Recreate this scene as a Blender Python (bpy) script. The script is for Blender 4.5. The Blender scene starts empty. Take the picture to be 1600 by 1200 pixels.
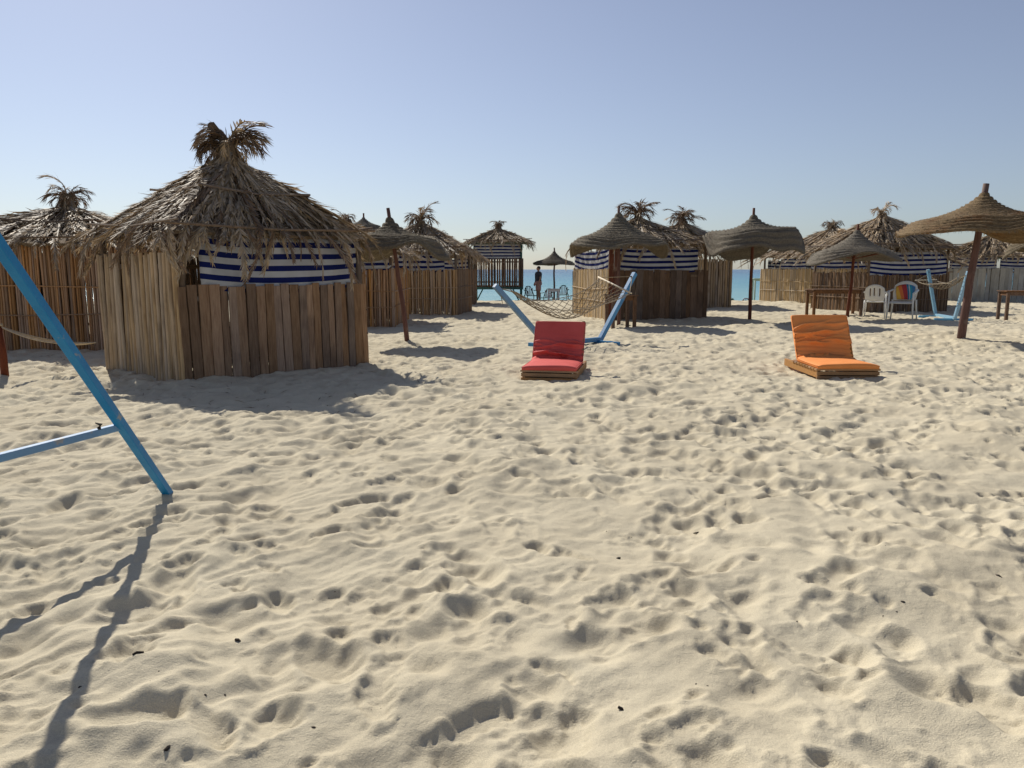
import bpy, math, random
import numpy as np
from mathutils import Vector, Matrix
random.seed(7)
rng = np.random.default_rng(11)
SC = bpy.context.scene
COL = SC.collection
R = math.radians
PI = math.pi

# ------------------------------------------------------------------ camera, sky, sun, exposure
CAM_H, FPX, PITCH = 1.40, 1200.0, math.atan(179 / 1200)
cam_d = bpy.data.cameras.new('camera')
cam_d.sensor_width = 36
cam_d.lens = 36 * FPX / 1600
cam_d.clip_start = 0.05
cam_d.clip_end = 40000
cam = bpy.data.objects.new('camera', cam_d)
COL.objects.link(cam)
cam.location = (0, 0, CAM_H)
cam.rotation_euler = (PI / 2 - PITCH, 0, 0)
SC.camera = cam

SUN_EL, SUN_AZ = R(40), R(30)            # azimuth: to the left of straight ahead (+Y)
sun_dir = Vector((-math.sin(SUN_AZ) * math.cos(SUN_EL), math.cos(SUN_AZ) * math.cos(SUN_EL), math.sin(SUN_EL)))
W = bpy.data.worlds.new('World')
SC.world = W
W.use_nodes = True
wn = W.node_tree
sky = wn.nodes.new('ShaderNodeTexSky')
sky.sky_type = 'NISHITA'
sky.sun_disc = False
sky.sun_elevation = SUN_EL
sky.sun_rotation = -SUN_AZ
sky.altitude = 0
sky.air_density = 1.0
sky.dust_density = 0.5
sky.ozone_density = 6.0
bg = wn.nodes['Background']
bg.inputs['Strength'].default_value = 0.073
hsv = wn.nodes.new('ShaderNodeHueSaturation')          # milky, dusty summer air
hsv.inputs['Saturation'].default_value = 0.68
hsv.inputs['Hue'].default_value = 0.508
wn.links.new(sky.outputs[0], hsv.inputs['Color'])
wn.links.new(hsv.outputs[0], bg.inputs[0])
sl = bpy.data.lights.new('sun', 'SUN')
sl.energy = 4.0
sl.angle = R(0.55)
sl.color = (1.0, 0.95, 0.85)
so = bpy.data.objects.new('sun', sl)
COL.objects.link(so)
so.rotation_euler = (-sun_dir).to_track_quat('-Z', 'Y').to_euler()
SC.view_settings.view_transform = 'Standard'
SC.view_settings.look = 'None'
SC.view_settings.gamma = 1
SC.view_settings.exposure = 0.27
SC.render.resolution_x, SC.render.resolution_y = 1024, 768

def ray(px, py):
    a, b = (px - 800) / FPX, (600 - py) / FPX
    c, s = math.cos(PITCH), math.sin(PITCH)
    return np.array([a, c + b * s, -s + b * c])
def g(px, py, z=0.0):                     # measured place on the ground (or on the level z)
    d = ray(px, py); t = (z - CAM_H) / d[2]
    return Vector((d[0] * t, d[1] * t, z))
def at(px, py, y):                        # measured place at a known distance
    d = ray(px, py); t = y / d[1]
    return Vector((d[0] * t, y, CAM_H + d[2] * t))

# ------------------------------------------------------------------ materials
MATS = {}
def newmat(name):
    m = bpy.data.materials.new(name); m.use_nodes = True
    MATS[name] = m
    return m, m.node_tree.nodes, m.node_tree.links
def mat(name, c1, c2, scale=6, stretch=(1, 1, 1), rough=0.8, bump=0.0, bscale=None, var=0.25, hue=0.0, transl=0.0,
        tcol=None, spec=0.3, c3=None, c3scale=1.3, c3lo=0.52, c3hi=0.7, c3amt=1.0):
    m, N, L = newmat(name)
    b = N['Principled BSDF']
    tc = N.new('ShaderNodeTexCoord'); oi = N.new('ShaderNodeObjectInfo'); ge = N.new('ShaderNodeNewGeometry')
    mul = N.new('ShaderNodeVectorMath'); mul.operation = 'SCALE'; mul.inputs[0].default_value = (17.3, 9.1, 23.7)
    sm = N.new('ShaderNodeMath'); sm.operation = 'ADD'
    L.new(oi.outputs['Random'], sm.inputs[0]); L.new(ge.outputs['Random Per Island'], sm.inputs[1])
    L.new(sm.outputs[0], mul.inputs['Scale'])
    mp = N.new('ShaderNodeMapping'); mp.inputs['Scale'].default_value = stretch
    L.new(tc.outputs['Object'], mp.inputs[0])
    ad = N.new('ShaderNodeVectorMath'); L.new(mp.outputs[0], ad.inputs[0]); L.new(mul.outputs[0], ad.inputs[1])
    nz = N.new('ShaderNodeTexNoise'); nz.inputs['Scale'].default_value = scale; nz.inputs['Detail'].default_value = 5
    nz.inputs['Roughness'].default_value = 0.65
    L.new(ad.outputs[0], nz.inputs['Vector'])
    cr = N.new('ShaderNodeValToRGB')
    cr.color_ramp.elements[0].position = 0.3; cr.color_ramp.elements[1].position = 0.7
    cr.color_ramp.elements[0].color = (*c1, 1); cr.color_ramp.elements[1].color = (*c2, 1)
    L.new(nz.outputs['Fac'], cr.inputs[0])
    out = cr.outputs[0]
    if c3:
        n3 = N.new('ShaderNodeTexNoise'); n3.inputs['Scale'].default_value = c3scale; n3.inputs['Detail'].default_value = 4
        a3 = N.new('ShaderNodeVectorMath'); L.new(tc.outputs['Object'], a3.inputs[0]); L.new(mul.outputs[0], a3.inputs[1])
        L.new(a3.outputs[0], n3.inputs['Vector'])
        mr = N.new('ShaderNodeMapRange'); mr.inputs[1].default_value = c3lo; mr.inputs[2].default_value = c3hi
        mr.inputs[4].default_value = c3amt
        L.new(n3.outputs['Fac'], mr.inputs[0])
        mx = N.new('ShaderNodeMix'); mx.data_type = 'RGBA'
        L.new(mr.outputs[0], mx.inputs[0]); L.new(out, mx.inputs[6]); mx.inputs[7].default_value = (*c3, 1)
        out = mx.outputs[2]
    if var or hue:
        hs = N.new('ShaderNodeHueSaturation')
        fr = N.new('ShaderNodeMath'); fr.operation = 'FRACT'
        m2 = N.new('ShaderNodeMath'); m2.operation = 'MULTIPLY'; m2.inputs[1].default_value = 7.31
        L.new(sm.outputs[0], m2.inputs[0]); L.new(m2.outputs[0], fr.inputs[0])
        mr = N.new('ShaderNodeMapRange'); mr.inputs[3].default_value = 1 - var; mr.inputs[4].default_value = 1 + var
        L.new(fr.outputs[0], mr.inputs[0]); L.new(mr.outputs[0], hs.inputs['Value'])
        m4 = N.new('ShaderNodeMath'); m4.operation = 'MULTIPLY'; m4.inputs[1].default_value = 3.17
        f4 = N.new('ShaderNodeMath'); f4.operation = 'FRACT'
        L.new(m2.outputs[0], m4.inputs[0]); L.new(m4.outputs[0], f4.inputs[0])
        r4 = N.new('ShaderNodeMapRange'); r4.inputs[3].default_value = 0.7; r4.inputs[4].default_value = 1.2
        L.new(f4.outputs[0], r4.inputs[0]); L.new(r4.outputs[0], hs.inputs['Saturation'])
        L.new(out, hs.inputs['Color']); out = hs.outputs[0]
    L.new(out, b.inputs['Base Color'])
    b.inputs['Roughness'].default_value = rough
    b.inputs['Specular IOR Level'].default_value = spec
    if bump:
        bn = N.new('ShaderNodeTexNoise'); bn.inputs['Scale'].default_value = bscale or scale * 3; bn.inputs['Detail'].default_value = 4
        L.new(ad.outputs[0], bn.inputs['Vector'])
        bu = N.new('ShaderNodeBump'); bu.inputs['Strength'].default_value = 1.0; bu.inputs['Distance'].default_value = bump
        L.new(bn.outputs['Fac'], bu.inputs['Height']); L.new(bu.outputs[0], b.inputs['Normal'])
    if transl:
        t = N.new('ShaderNodeBsdfTranslucent'); mx = N.new('ShaderNodeMixShader'); mx.inputs[0].default_value = transl
        L.new(out, t.inputs[0]); L.new(b.outputs[0], mx.inputs[1]); L.new(t.outputs[0], mx.inputs[2])
        L.new(mx.outputs[0], N['Material Output'].inputs[0])
    return m

mat('plank', (0.185, 0.108, 0.062), (0.34, 0.222, 0.138), 5, (9, 9, 0.8), 0.85, 0.004, 14, var=0.34, c3=(0.075, 0.045, 0.03), c3lo=0.55, c3hi=0.75, c3amt=0.8)
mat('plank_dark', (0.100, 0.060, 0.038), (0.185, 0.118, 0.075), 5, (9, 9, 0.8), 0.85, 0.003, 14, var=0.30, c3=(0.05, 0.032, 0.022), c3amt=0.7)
mat('plank_grey', (0.30, 0.285, 0.25), (0.42, 0.40, 0.35), 5, (9, 9, 0.8), 0.85, 0.003, 14, var=0.16, c3=(0.2, 0.18, 0.15), c3amt=0.7)
mat('slat', (0.37, 0.265, 0.16), (0.53, 0.395, 0.255), 5, (10, 10, 0.8), 0.8, 0.003, 14, var=0.22, c3=(0.16, 0.105, 0.06), c3amt=0.8)
mat('reed', (0.33, 0.20, 0.10), (0.52, 0.35, 0.19), 6, (8, 8, 0.8), 0.75, 0.0, var=0.38)
mat('reed_red', (0.30, 0.155, 0.07), (0.46, 0.27, 0.135), 6, (8, 8, 0.8), 0.75, 0.0, var=0.38)
mat('reed_pale', (0.42, 0.30, 0.165), (0.58, 0.44, 0.26), 6, (8, 8, 0.8), 0.75, 0.0, var=0.25)
mat('reed_dark', (0.14, 0.085, 0.05), (0.24, 0.155, 0.092), 6, (8, 8, 0.8), 0.8, 0.0, var=0.38)
mat('post_wood', (0.14, 0.095, 0.06), (0.25, 0.175, 0.115), 6, (6, 6, 0.8), 0.85, 0.003, var=0.2)
mat('frond', (0.30, 0.215, 0.125), (0.52, 0.39, 0.245), 4, (1, 1, 1), 0.62, var=0.42, transl=0.16, spec=0.4)
mat('frond_brown', (0.14, 0.085, 0.048), (0.26, 0.17, 0.10), 4, (1, 1, 1), 0.7, var=0.4, transl=0.12)
mat('frond_green', (0.10, 0.115, 0.05), (0.20, 0.19, 0.10), 4, (1, 1, 1), 0.6, var=0.3, transl=0.12)
mat('thatch_under', (0.13, 0.09, 0.052), (0.26, 0.185, 0.112), 14, (1, 1, 1), 0.9, 0.03, 40, var=0)
mat('straw', (0.11, 0.09, 0.06), (0.245, 0.20, 0.138), 22, (1, 1, 2), 0.85, 0.02, 70, var=0.10, transl=0.05, c3=(0.15, 0.11, 0.07), c3scale=2.2, c3amt=0.6)
mat('straw_red', (0.16, 0.112, 0.066), (0.34, 0.25, 0.155), 22, (1, 1, 2), 0.85, 0.02, 70, var=0.10, transl=0.05, c3=(0.2, 0.1, 0.05), c3scale=2.2, c3amt=0.6)
mat('pole_red', (0.085, 0.028, 0.018), (0.17, 0.06, 0.036), 5, (6, 6, 0.7), 0.75, 0.004, 12, var=0.12, c3=(0.2, 0.12, 0.08), c3scale=3, c3lo=0.6, c3hi=0.72)
mat('table_brown', (0.10, 0.052, 0.028), (0.19, 0.105, 0.058), 5, (3, 3, 3), 0.75, 0.002, var=0.2)
mat('blue_paint', (0.06, 0.20, 0.40), (0.085, 0.26, 0.48), 4, (1, 1, 1), 0.45, 0.0015, 40, var=0.05, c3=(0.30, 0.29, 0.27), c3scale=11, c3lo=0.66, c3hi=0.70, c3amt=0.8)
mat('sky_paint', (0.13, 0.36, 0.56), (0.19, 0.44, 0.62), 4, (1, 1, 1), 0.5, 0.001, 40, var=0.05, c3=(0.3, 0.36, 0.38), c3scale=5, c3lo=0.62, c3hi=0.7)
mat('green_paint', (0.022, 0.085, 0.075), (0.04, 0.125, 0.105), 4, (1, 1, 1), 0.6, var=0.1)
mat('pale_green', (0.36, 0.43, 0.33), (0.46, 0.52, 0.42), 4, (1, 1, 1), 0.7, var=0.1)
mat('red_canvas', (0.57, 0.085, 0.075), (0.67, 0.12, 0.105), 3, (1, 1, 1), 0.75, 0.002, 90, var=0, spec=0.2)
mat('orange_canvas', (0.80, 0.27, 0.07), (0.88, 0.33, 0.10), 3, (1, 1, 1), 0.7, 0.002, 90, var=0, spec=0.2)
mat('lounger_wood', (0.27, 0.14, 0.055), (0.42, 0.23, 0.095), 6, (1, 8, 8), 0.7, 0.001, var=0.25)
mat('rope', (0.34, 0.26, 0.165), (0.52, 0.42, 0.29), 30, (1, 1, 1), 0.9, var=0.2)
mat('bar_pale', (0.60, 0.50, 0.37), (0.72, 0.62, 0.47), 8, (1, 1, 1), 0.6, var=0)
mat('white_plastic', (0.74, 0.74, 0.72), (0.80, 0.80, 0.78), 5, (1, 1, 1), 0.4, var=0, spec=0.5)
mat('cream_plastic', (0.72, 0.69, 0.60), (0.79, 0.76, 0.68), 5, (1, 1, 1), 0.4, var=0, spec=0.5)
mat('maroon_plastic', (0.16, 0.018, 0.02), (0.22, 0.03, 0.03), 5, (1, 1, 1), 0.5, var=0.2)
mat('green_plastic', (0.02, 0.07, 0.05), (0.03, 0.10, 0.07), 5, (1, 1, 1), 0.5, var=0.2)
mat('dark_chip', (0.015, 0.012, 0.010), (0.05, 0.038, 0.03), 20, (1, 1, 1), 0.9, var=0.3)
mat('skin', (0.30, 0.17, 0.11), (0.36, 0.21, 0.14), 8, (1, 1, 1), 0.55, var=0)
mat('hair', (0.012, 0.009, 0.008), (0.025, 0.018, 0.015), 30, (1, 1, 1), 0.6, var=0)
mat('dark_cloth', (0.035, 0.035, 0.042), (0.06, 0.06, 0.07), 10, (1, 1, 1), 0.9, var=0)
mat('pink_cloth', (0.33, 0.17, 0.15), (0.45, 0.28, 0.24), 14, (1, 1, 1), 0.9, var=0)

def cloth_mat():
    m, N, L = newmat('striped_cloth')
    b = N['Principled BSDF']; b.inputs['Roughness'].default_value = 0.9; b.inputs['Specular IOR Level'].default_value = 0.1
    uv = N.new('ShaderNodeTexCoord'); sp = N.new('ShaderNodeSeparateXYZ'); L.new(uv.outputs['UV'], sp.inputs[0])
    m1 = N.new('ShaderNodeMath'); m1.operation = 'MULTIPLY'; m1.inputs[1].default_value = 1 / 0.145
    fr = N.new('ShaderNodeMath'); fr.operation = 'FRACT'; gt = N.new('ShaderNodeMath'); gt.operation = 'GREATER_THAN'; gt.inputs[1].default_value = 0.47
    L.new(sp.outputs[1], m1.inputs[0]); L.new(m1.outputs[0], fr.inputs[0]); L.new(fr.outputs[0], gt.inputs[0])
    mx = N.new('ShaderNodeMix'); mx.data_type = 'RGBA'
    mx.inputs[6].default_value = (0.016, 0.026, 0.15, 1); mx.inputs[7].default_value = (0.66, 0.66, 0.66, 1)
    L.new(gt.outputs[0], mx.inputs[0])
    nz = N.new('ShaderNodeTexNoise'); nz.inputs['Scale'].default_value = 3
    L.new(uv.outputs['UV'], nz.inputs['Vector'])
    hs = N.new('ShaderNodeHueSaturation'); mr = N.new('ShaderNodeMapRange'); mr.inputs[1].default_value = .3; mr.inputs[2].default_value = .7
    mr.inputs[3].default_value = 0.82; mr.inputs[4].default_value = 1.08
    L.new(nz.outputs['Fac'], mr.inputs[0]); L.new(mr.outputs[0], hs.inputs['Value']); L.new(mx.outputs[2], hs.inputs['Color'])
    L.new(hs.outputs[0], b.inputs['Base Color'])
    t = N.new('ShaderNodeBsdfTranslucent'); ms = N.new('ShaderNodeMixShader'); ms.inputs[0].default_value = 0.35
    L.new(hs.outputs[0], t.inputs[0]); L.new(b.outputs[0], ms.inputs[1]); L.new(t.outputs[0], ms.inputs[2])
    L.new(ms.outputs[0], N['Material Output'].inputs[0])
cloth_mat()

def rainbow_mat():
    m, N, L = newmat('rainbow_print')
    b = N['Principled BSDF']; b.inputs['Roughness'].default_value = 0.5
    uv = N.new('ShaderNodeTexCoord'); sp = N.new('ShaderNodeSeparateXYZ'); L.new(uv.outputs['UV'], sp.inputs[0])
    sk = N.new('ShaderNodeMath'); sk.operation = 'MULTIPLY_ADD'; sk.inputs[1].default_value = 0.22
    L.new(sp.outputs[1], sk.inputs[0]); L.new(sp.outputs[0], sk.inputs[2])
    cr = N.new('ShaderNodeValToRGB'); cr.color_ramp.interpolation = 'CONSTANT'
    cols = [(0.0, (.75, .42, .05)), (.30, (.70, .17, .03)), (.48, (.40, .03, .03)), (.70, (.02, .18, .30)), (.80, (.55, .6, .6)), (.85, (.03, .30, .42)), (.97, (.05, .2, .4))]
    e = cr.color_ramp.elements
    e[0].position = 0; e[0].color = (*cols[0][1], 1); e[1].position = cols[1][0]; e[1].color = (*cols[1][1], 1)
    for p, c in cols[2:]:
        k = e.new(p); k.color = (*c, 1)
    L.new(sk.outputs[0], cr.inputs[0]); L.new(cr.outputs[0], b.inputs['Base Color'])
rainbow_mat()

def sand_mat():
    m, N, L = newmat('sand')
    b = N['Principled BSDF']; b.inputs['Roughness'].default_value = 0.95; b.inputs['Specular IOR Level'].default_value = 0.12
    tc = N.new('ShaderNodeTexCoord')
    def noise(s, d=4, r=.6):
        n = N.new('ShaderNodeTexNoise'); n.inputs['Scale'].default_value = s; n.inputs['Detail'].default_value = d; n.inputs['Roughness'].default_value = r
        L.new(tc.outputs['Object'], n.inputs['Vector']); return n.outputs['Fac']
    cr = N.new('ShaderNodeValToRGB'); e = cr.color_ramp.elements
    e[0].position = .35; e[0].color = (0.545, 0.475, 0.345, 1); e[1].position = .68; e[1].color = (0.645, 0.57, 0.42, 1)
    L.new(noise(1.1, 6), cr.inputs[0])
    sp = N.new('ShaderNodeMapRange'); sp.inputs[1].default_value = .30; sp.inputs[2].default_value = .72; sp.inputs[3].default_value = .80; sp.inputs[4].default_value = 1.14
    L.new(noise(260, 2, .8), sp.inputs[0])
    hs = N.new('ShaderNodeHueSaturation'); L.new(sp.outputs[0], hs.inputs['Value']); L.new(cr.outputs[0], hs.inputs['Color'])
    # sparse dark specks (bits of weed and shell)
    vo = N.new('ShaderNodeTexVoronoi'); vo.inputs['Scale'].default_value = 26; L.new(tc.outputs['Object'], vo.inputs['Vector'])
    ls = N.new('ShaderNodeMath'); ls.operation = 'LESS_THAN'; ls.inputs[1].default_value = 0.085
    L.new(vo.outputs['Distance'], ls.inputs[0])
    ms = N.new('ShaderNodeMath'); ms.operation = 'GREATER_THAN'; ms.inputs[1].default_value = .66; L.new(noise(3.5, 2), ms.inputs[0])
    mm = N.new('ShaderNodeMath'); mm.operation = 'MULTIPLY'; L.new(ls.outputs[0], mm.inputs[0]); L.new(ms.outputs[0], mm.inputs[1])
    mx = N.new('ShaderNodeMix'); mx.data_type = 'RGBA'; mx.inputs[7].default_value = (.09, .07, .05, 1)
    L.new(mm.outputs[0], mx.inputs[0]); L.new(hs.outputs[0], mx.inputs[6]); L.new(mx.outputs[2], b.inputs['Base Color'])
    b1 = N.new('ShaderNodeBump'); b1.inputs['Distance'].default_value = 0.0035; b1.inputs['Strength'].default_value = 1; L.new(noise(190, 3, .7), b1.inputs['Height'])
    b2 = N.new('ShaderNodeBump'); b2.inputs['Distance'].default_value = 0.006; b2.inputs['Strength'].default_value = .8; L.new(noise(34, 4, .6), b2.inputs['Height'])
    L.new(b1.outputs[0], b2.inputs['Normal']); L.new(b2.outputs[0], b.inputs['Normal'])
sand_mat()

def sea_mat():
    m, N, L = newmat('sea')
    b = N['Principled BSDF']; b.inputs['Roughness'].default_value = 0.22; b.inputs['Specular IOR Level'].default_value = 0.28
    tc = N.new('ShaderNodeTexCoord'); sp = N.new('ShaderNodeSeparateXYZ'); L.new(tc.outputs['Object'], sp.inputs[0])
    lg = N.new('ShaderNodeMath'); lg.operation = 'LOGARITHM'; lg.inputs[1].default_value = 10; L.new(sp.outputs[1], lg.inputs[0])
    nz = N.new('ShaderNodeTexNoise'); nz.inputs['Scale'].default_value = 0.05; nz.inputs['Detail'].default_value = 4
    mp = N.new('ShaderNodeMapping'); mp.inputs['Scale'].default_value = (0.4, 1.6, 1); L.new(tc.outputs['Object'], mp.inputs[0]); L.new(mp.outputs[0], nz.inputs['Vector'])
    ad = N.new('ShaderNodeMath'); ad.operation = 'MULTIPLY_ADD'; ad.inputs[1].default_value = 0.45; L.new(nz.outputs['Fac'], ad.inputs[0]); L.new(lg.outputs[0], ad.inputs[2])
    mr = N.new('ShaderNodeMapRange'); mr.inputs[1].default_value = 1.78; mr.inputs[2].default_value = 2.95; L.new(ad.outputs[0], mr.inputs[0])
    cr = N.new('ShaderNodeValToRGB'); e = cr.color_ramp.elements
    e[0].position = 0; e[0].color = (.22, .43, .43, 1); e[1].position = 1; e[1].color = (.012, .095, .20, 1)
    k = e.new(.35); k.color = (.06, .27, .34, 1)
    k = e.new(.6); k.color = (.03, .19, .30, 1)
    L.new(mr.outputs[0], cr.inputs[0]); L.new(cr.outputs[0], b.inputs['Base Color'])
    w = N.new('ShaderNodeTexNoise'); w.inputs['Scale'].default_value = 1.1; w.inputs['Detail'].default_value = 6
    m2 = N.new('ShaderNodeMapping'); m2.inputs['Scale'].default_value = (0.5, 1.3, 1); L.new(tc.outputs['Object'], m2.inputs[0]); L.new(m2.outputs[0], w.inputs['Vector'])
    bu = N.new('ShaderNodeBump'); bu.inputs['Distance'].default_value = 0.35; bu.inputs['Strength'].default_value = 1
    L.new(w.outputs['Fac'], bu.inputs['Height']); L.new(bu.outputs[0], b.inputs['Normal'])
sea_mat()

# ------------------------------------------------------------------ helpers
class MB:
    def __init__(s): s.v = []; s.f = []; s.uv = None
    def add(s, vs, fs):
        o = len(s.v); s.v.extend([tuple(map(float, p)) for p in vs]); s.f.extend([tuple(i + o for i in q) for q in fs]); return s
    def box(s, c, d, M=None):
        x, y, z = d[0] / 2, d[1] / 2, d[2] / 2
        vs = [Vector((a, b, e)) for e in (-z, z) for b in (-y, y) for a in (-x, x)]
        if M is not None: vs = [M @ p for p in vs]
        vs = [p + Vector(c) for p in vs]
        return s.add(vs, [(0, 2, 3, 1), (4, 5, 7, 6), (0, 1, 5, 4), (2, 6, 7, 3), (0, 4, 6, 2), (1, 3, 7, 5)])
    def tube(s, pts, rad, n=6, cap=True, flat=1.0, rot=0.0):
        pts = [Vector(p) for p in pts]
        if not hasattr(rad, '__len__'): rad = [rad] * len(pts)
        vs, fs = [], []
        t0 = (pts[-1] - pts[0]).normalized()
        up = Vector((0, 0, 1)) if abs(t0.z) < .9 else Vector((1, 0, 0))
        for i, p in enumerate(pts):
            t = (pts[min(i + 1, len(pts) - 1)] - pts[max(i - 1, 0)]).normalized()
            sd = t.cross(up).normalized(); u2 = sd.cross(t)
            for k in range(n):
                a = 2 * PI * k / n + rot
                vs.append(p + (sd * math.cos(a) + u2 * math.sin(a) * flat) * rad[i])
        for i in range(len(pts) - 1):
            for k in range(n):
                a, b = i * n + k, i * n + (k + 1) % n
                fs.append((a, b, b + n, a + n))
        if cap:
            fs.append(tuple(range(n))[::-1]); fs.append(tuple((len(pts) - 1) * n + k for k in range(n)))
        return s.add(vs, fs)
    def beam(s, p0, p1, w, h=None):       # square section
        return s.tube([p0, p1], w / 2 * math.sqrt(2), 4, rot=PI / 4)
    def ellip(s, c, r, nu=12, nv=8):
        vs = [(c[0], c[1], c[2] - r[2])]
        for j in range(1, nv):
            p = PI * j / nv - PI / 2
            for i in range(nu):
                a = 2 * PI * i / nu
                vs.append((c[0] + r[0] * math.cos(p) * math.cos(a), c[1] + r[1] * math.cos(p) * math.sin(a), c[2] + r[2] * math.sin(p)))
        vs.append((c[0], c[1], c[2] + r[2]))
        fs = [(0, 1 + (i + 1) % nu, 1 + i) for i in range(nu)]
        for j in range(nv - 2):
            for i in range(nu):
                a = 1 + j * nu + i; b = 1 + j * nu + (i + 1) % nu
                fs.append((a, b, b + nu, a + nu))
        o = 1 + (nv - 2) * nu
        fs += [(o + i, o + (i + 1) % nu, len(vs) - 1) for i in range(nu)]
        return s.add(vs, fs)
    def mesh(s, name, m, smooth=False):
        me = bpy.data.meshes.new(name); me.from_pydata(s.v, [], s.f); me.validate()
        if s.uv is not None and len(s.uv) == len(s.v):
            l = me.uv_layers.new(name='UVMap')
            for lp in me.loops: l.data[lp.index].uv = s.uv[lp.vertex_index]
        me.materials.append(MATS[m])
        if smooth: me.polygons.foreach_set('use_smooth', [True] * len(me.polygons))
        me.update(); return me
    def build(s, name, m, parent=None, smooth=False, bevel=0):
        o = bpy.data.objects.new(name, s.mesh(name, m, smooth)); COL.objects.link(o); o.parent = parent
        if bevel:
            b = o.modifiers.new('bevel', 'BEVEL'); b.width = bevel; b.segments = 2; b.limit_method = 'ANGLE'
        return o
def link(name, me, parent, loc=(0, 0, 0), M=None):
    o = bpy.data.objects.new(name, me); COL.objects.link(o); o.parent = parent
    if M is not None: o.matrix_local = M
    else: o.location = loc
    return o
def tag(o, label=None, cat=None, group=None, kind=None):
    if label: o['label'] = label
    if cat: o['category'] = cat
    if group: o['group'] = group
    if kind: o['kind'] = kind
    return o
def thing(name, label, cat, loc=(0, 0, 0), rz=0, group=None):
    o = bpy.data.objects.new(name, None); COL.objects.link(o); o.location = loc; o.rotation_euler = (0, 0, rz); o.empty_display_size = .1
    return tag(o, label, cat, group)
def npmesh(name, V, F4, m, smooth=True):
    me = bpy.data.meshes.new(name)
    n, k = F4.shape
    me.vertices.add(len(V)); me.vertices.foreach_set('co', V.astype(np.float32).ravel())
    me.loops.add(n * k); me.loops.foreach_set('vertex_index', F4.astype(np.int32).ravel())
    me.polygons.add(n); me.polygons.foreach_set('loop_start', np.arange(n, dtype=np.int32) * k)
    me.polygons.foreach_set('use_smooth', np.full(n, smooth))
    me.update(calc_edges=True); me.validate(); me.materials.append(MATS[m])
    return me

# ------------------------------------------------------------------ sand: one trampled sheet
def band(ny, nx, cell, lam, aniso=None):
    a = rng.standard_normal((ny, nx)); F = np.fft.rfft2(a)
    ky = np.fft.fftfreq(ny, cell)[:, None]; kx = np.fft.rfftfreq(nx, cell)[None, :]
    if aniso:
        th, e = aniso
        k2 = ((kx * math.cos(th) + ky * math.sin(th)) * e) ** 2 + ((-kx * math.sin(th) + ky * math.cos(th))) ** 2
    else: k2 = kx ** 2 + ky ** 2
    q = np.fft.irfft2(F * np.exp(-k2 * (lam * .55) ** 2 * 2.2) , s=(ny, nx))
    return q / q.std()
def blur(h, cell, sig):
    F = np.fft.rfft2(h); ky = np.fft.fftfreq(h.shape[0], cell)[:, None]; kx = np.fft.rfftfreq(h.shape[1], cell)[None, :]
    return np.fft.irfft2(F * np.exp(-2 * PI ** 2 * sig ** 2 * (kx ** 2 + ky ** 2)), s=h.shape)
def sstep(a, b, x):
    t = np.clip((x - a) / (b - a), 0, 1); return t * t * (3 - 2 * t)
def stamp(h, x0, y0, cell, wob, n, D, lr, wr, dirs, sharp):
    ny, nx = h.shape
    for _ in range(n):
        cx = rng.uniform(0, nx); cy = rng.uniform(0, ny)
        th = rng.choice(dirs) + rng.normal(0, .35)
        la = rng.uniform(*lr); lb = rng.uniform(*wr); d = rng.uniform(*D)
        R_ = int((la * 1.75) / cell) + 2
        i0, i1 = max(0, int(cy) - R_), min(ny, int(cy) + R_); j0, j1 = max(0, int(cx) - R_), min(nx, int(cx) + R_)
        if i1 - i0 < 3 or j1 - j0 < 3: continue
        Y, X = np.mgrid[i0:i1, j0:j1]
        dx = (X - cx) * cell; dy = (Y - cy) * cell
        a = dx * math.cos(th) + dy * math.sin(th); b = -dx * math.sin(th) + dy * math.cos(th)
        b = b - .10 * la * np.sin(a / la * 2)
        lbb = lb * (1 + .22 * a / la) * (1 - .26 * np.exp(-((a / la + .18) / .3) ** 2))
        r = np.sqrt((a / la) ** 2 + (b / lbb) ** 2) + wob[i0:i1, j0:j1] * .17
        S = 1 - sstep(1 - sharp, 1.03, r)
        prof = .60 + .40 * np.clip(a / la, -1, 1)
        rim = np.exp(-((r - 1.25) / .22) ** 2) * d * (.22 + .16 * (a < 0))
        sub = h[i0:i1, j0:j1]
        h[i0:i1, j0:j1] = sub * (1 - .8 * S) - d * S * prof + rim
    return h
def slip(h, cell, k, it):                  # no slope steeper than k: walls crumble to straight slip faces
    h = h.astype(np.float32)
    nb = [(a, b) for a in range(-2, 3) for b in range(-2, 3) if (a, b) != (0, 0) and math.gcd(a, b) == 1]
    for _ in range(it):
        src = h.copy()
        for a, b in nb:
            d = k * cell * math.hypot(a, b)
            ya, yb = max(0, a), h.shape[0] + min(0, a); xa, xb = max(0, b), h.shape[1] + min(0, b)
            t = h[ya:yb, xa:xb]
            np.minimum(t, src[ya - a:yb - a, xa - b:xb - b] + np.float32(d), out=t)
    return h
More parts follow.
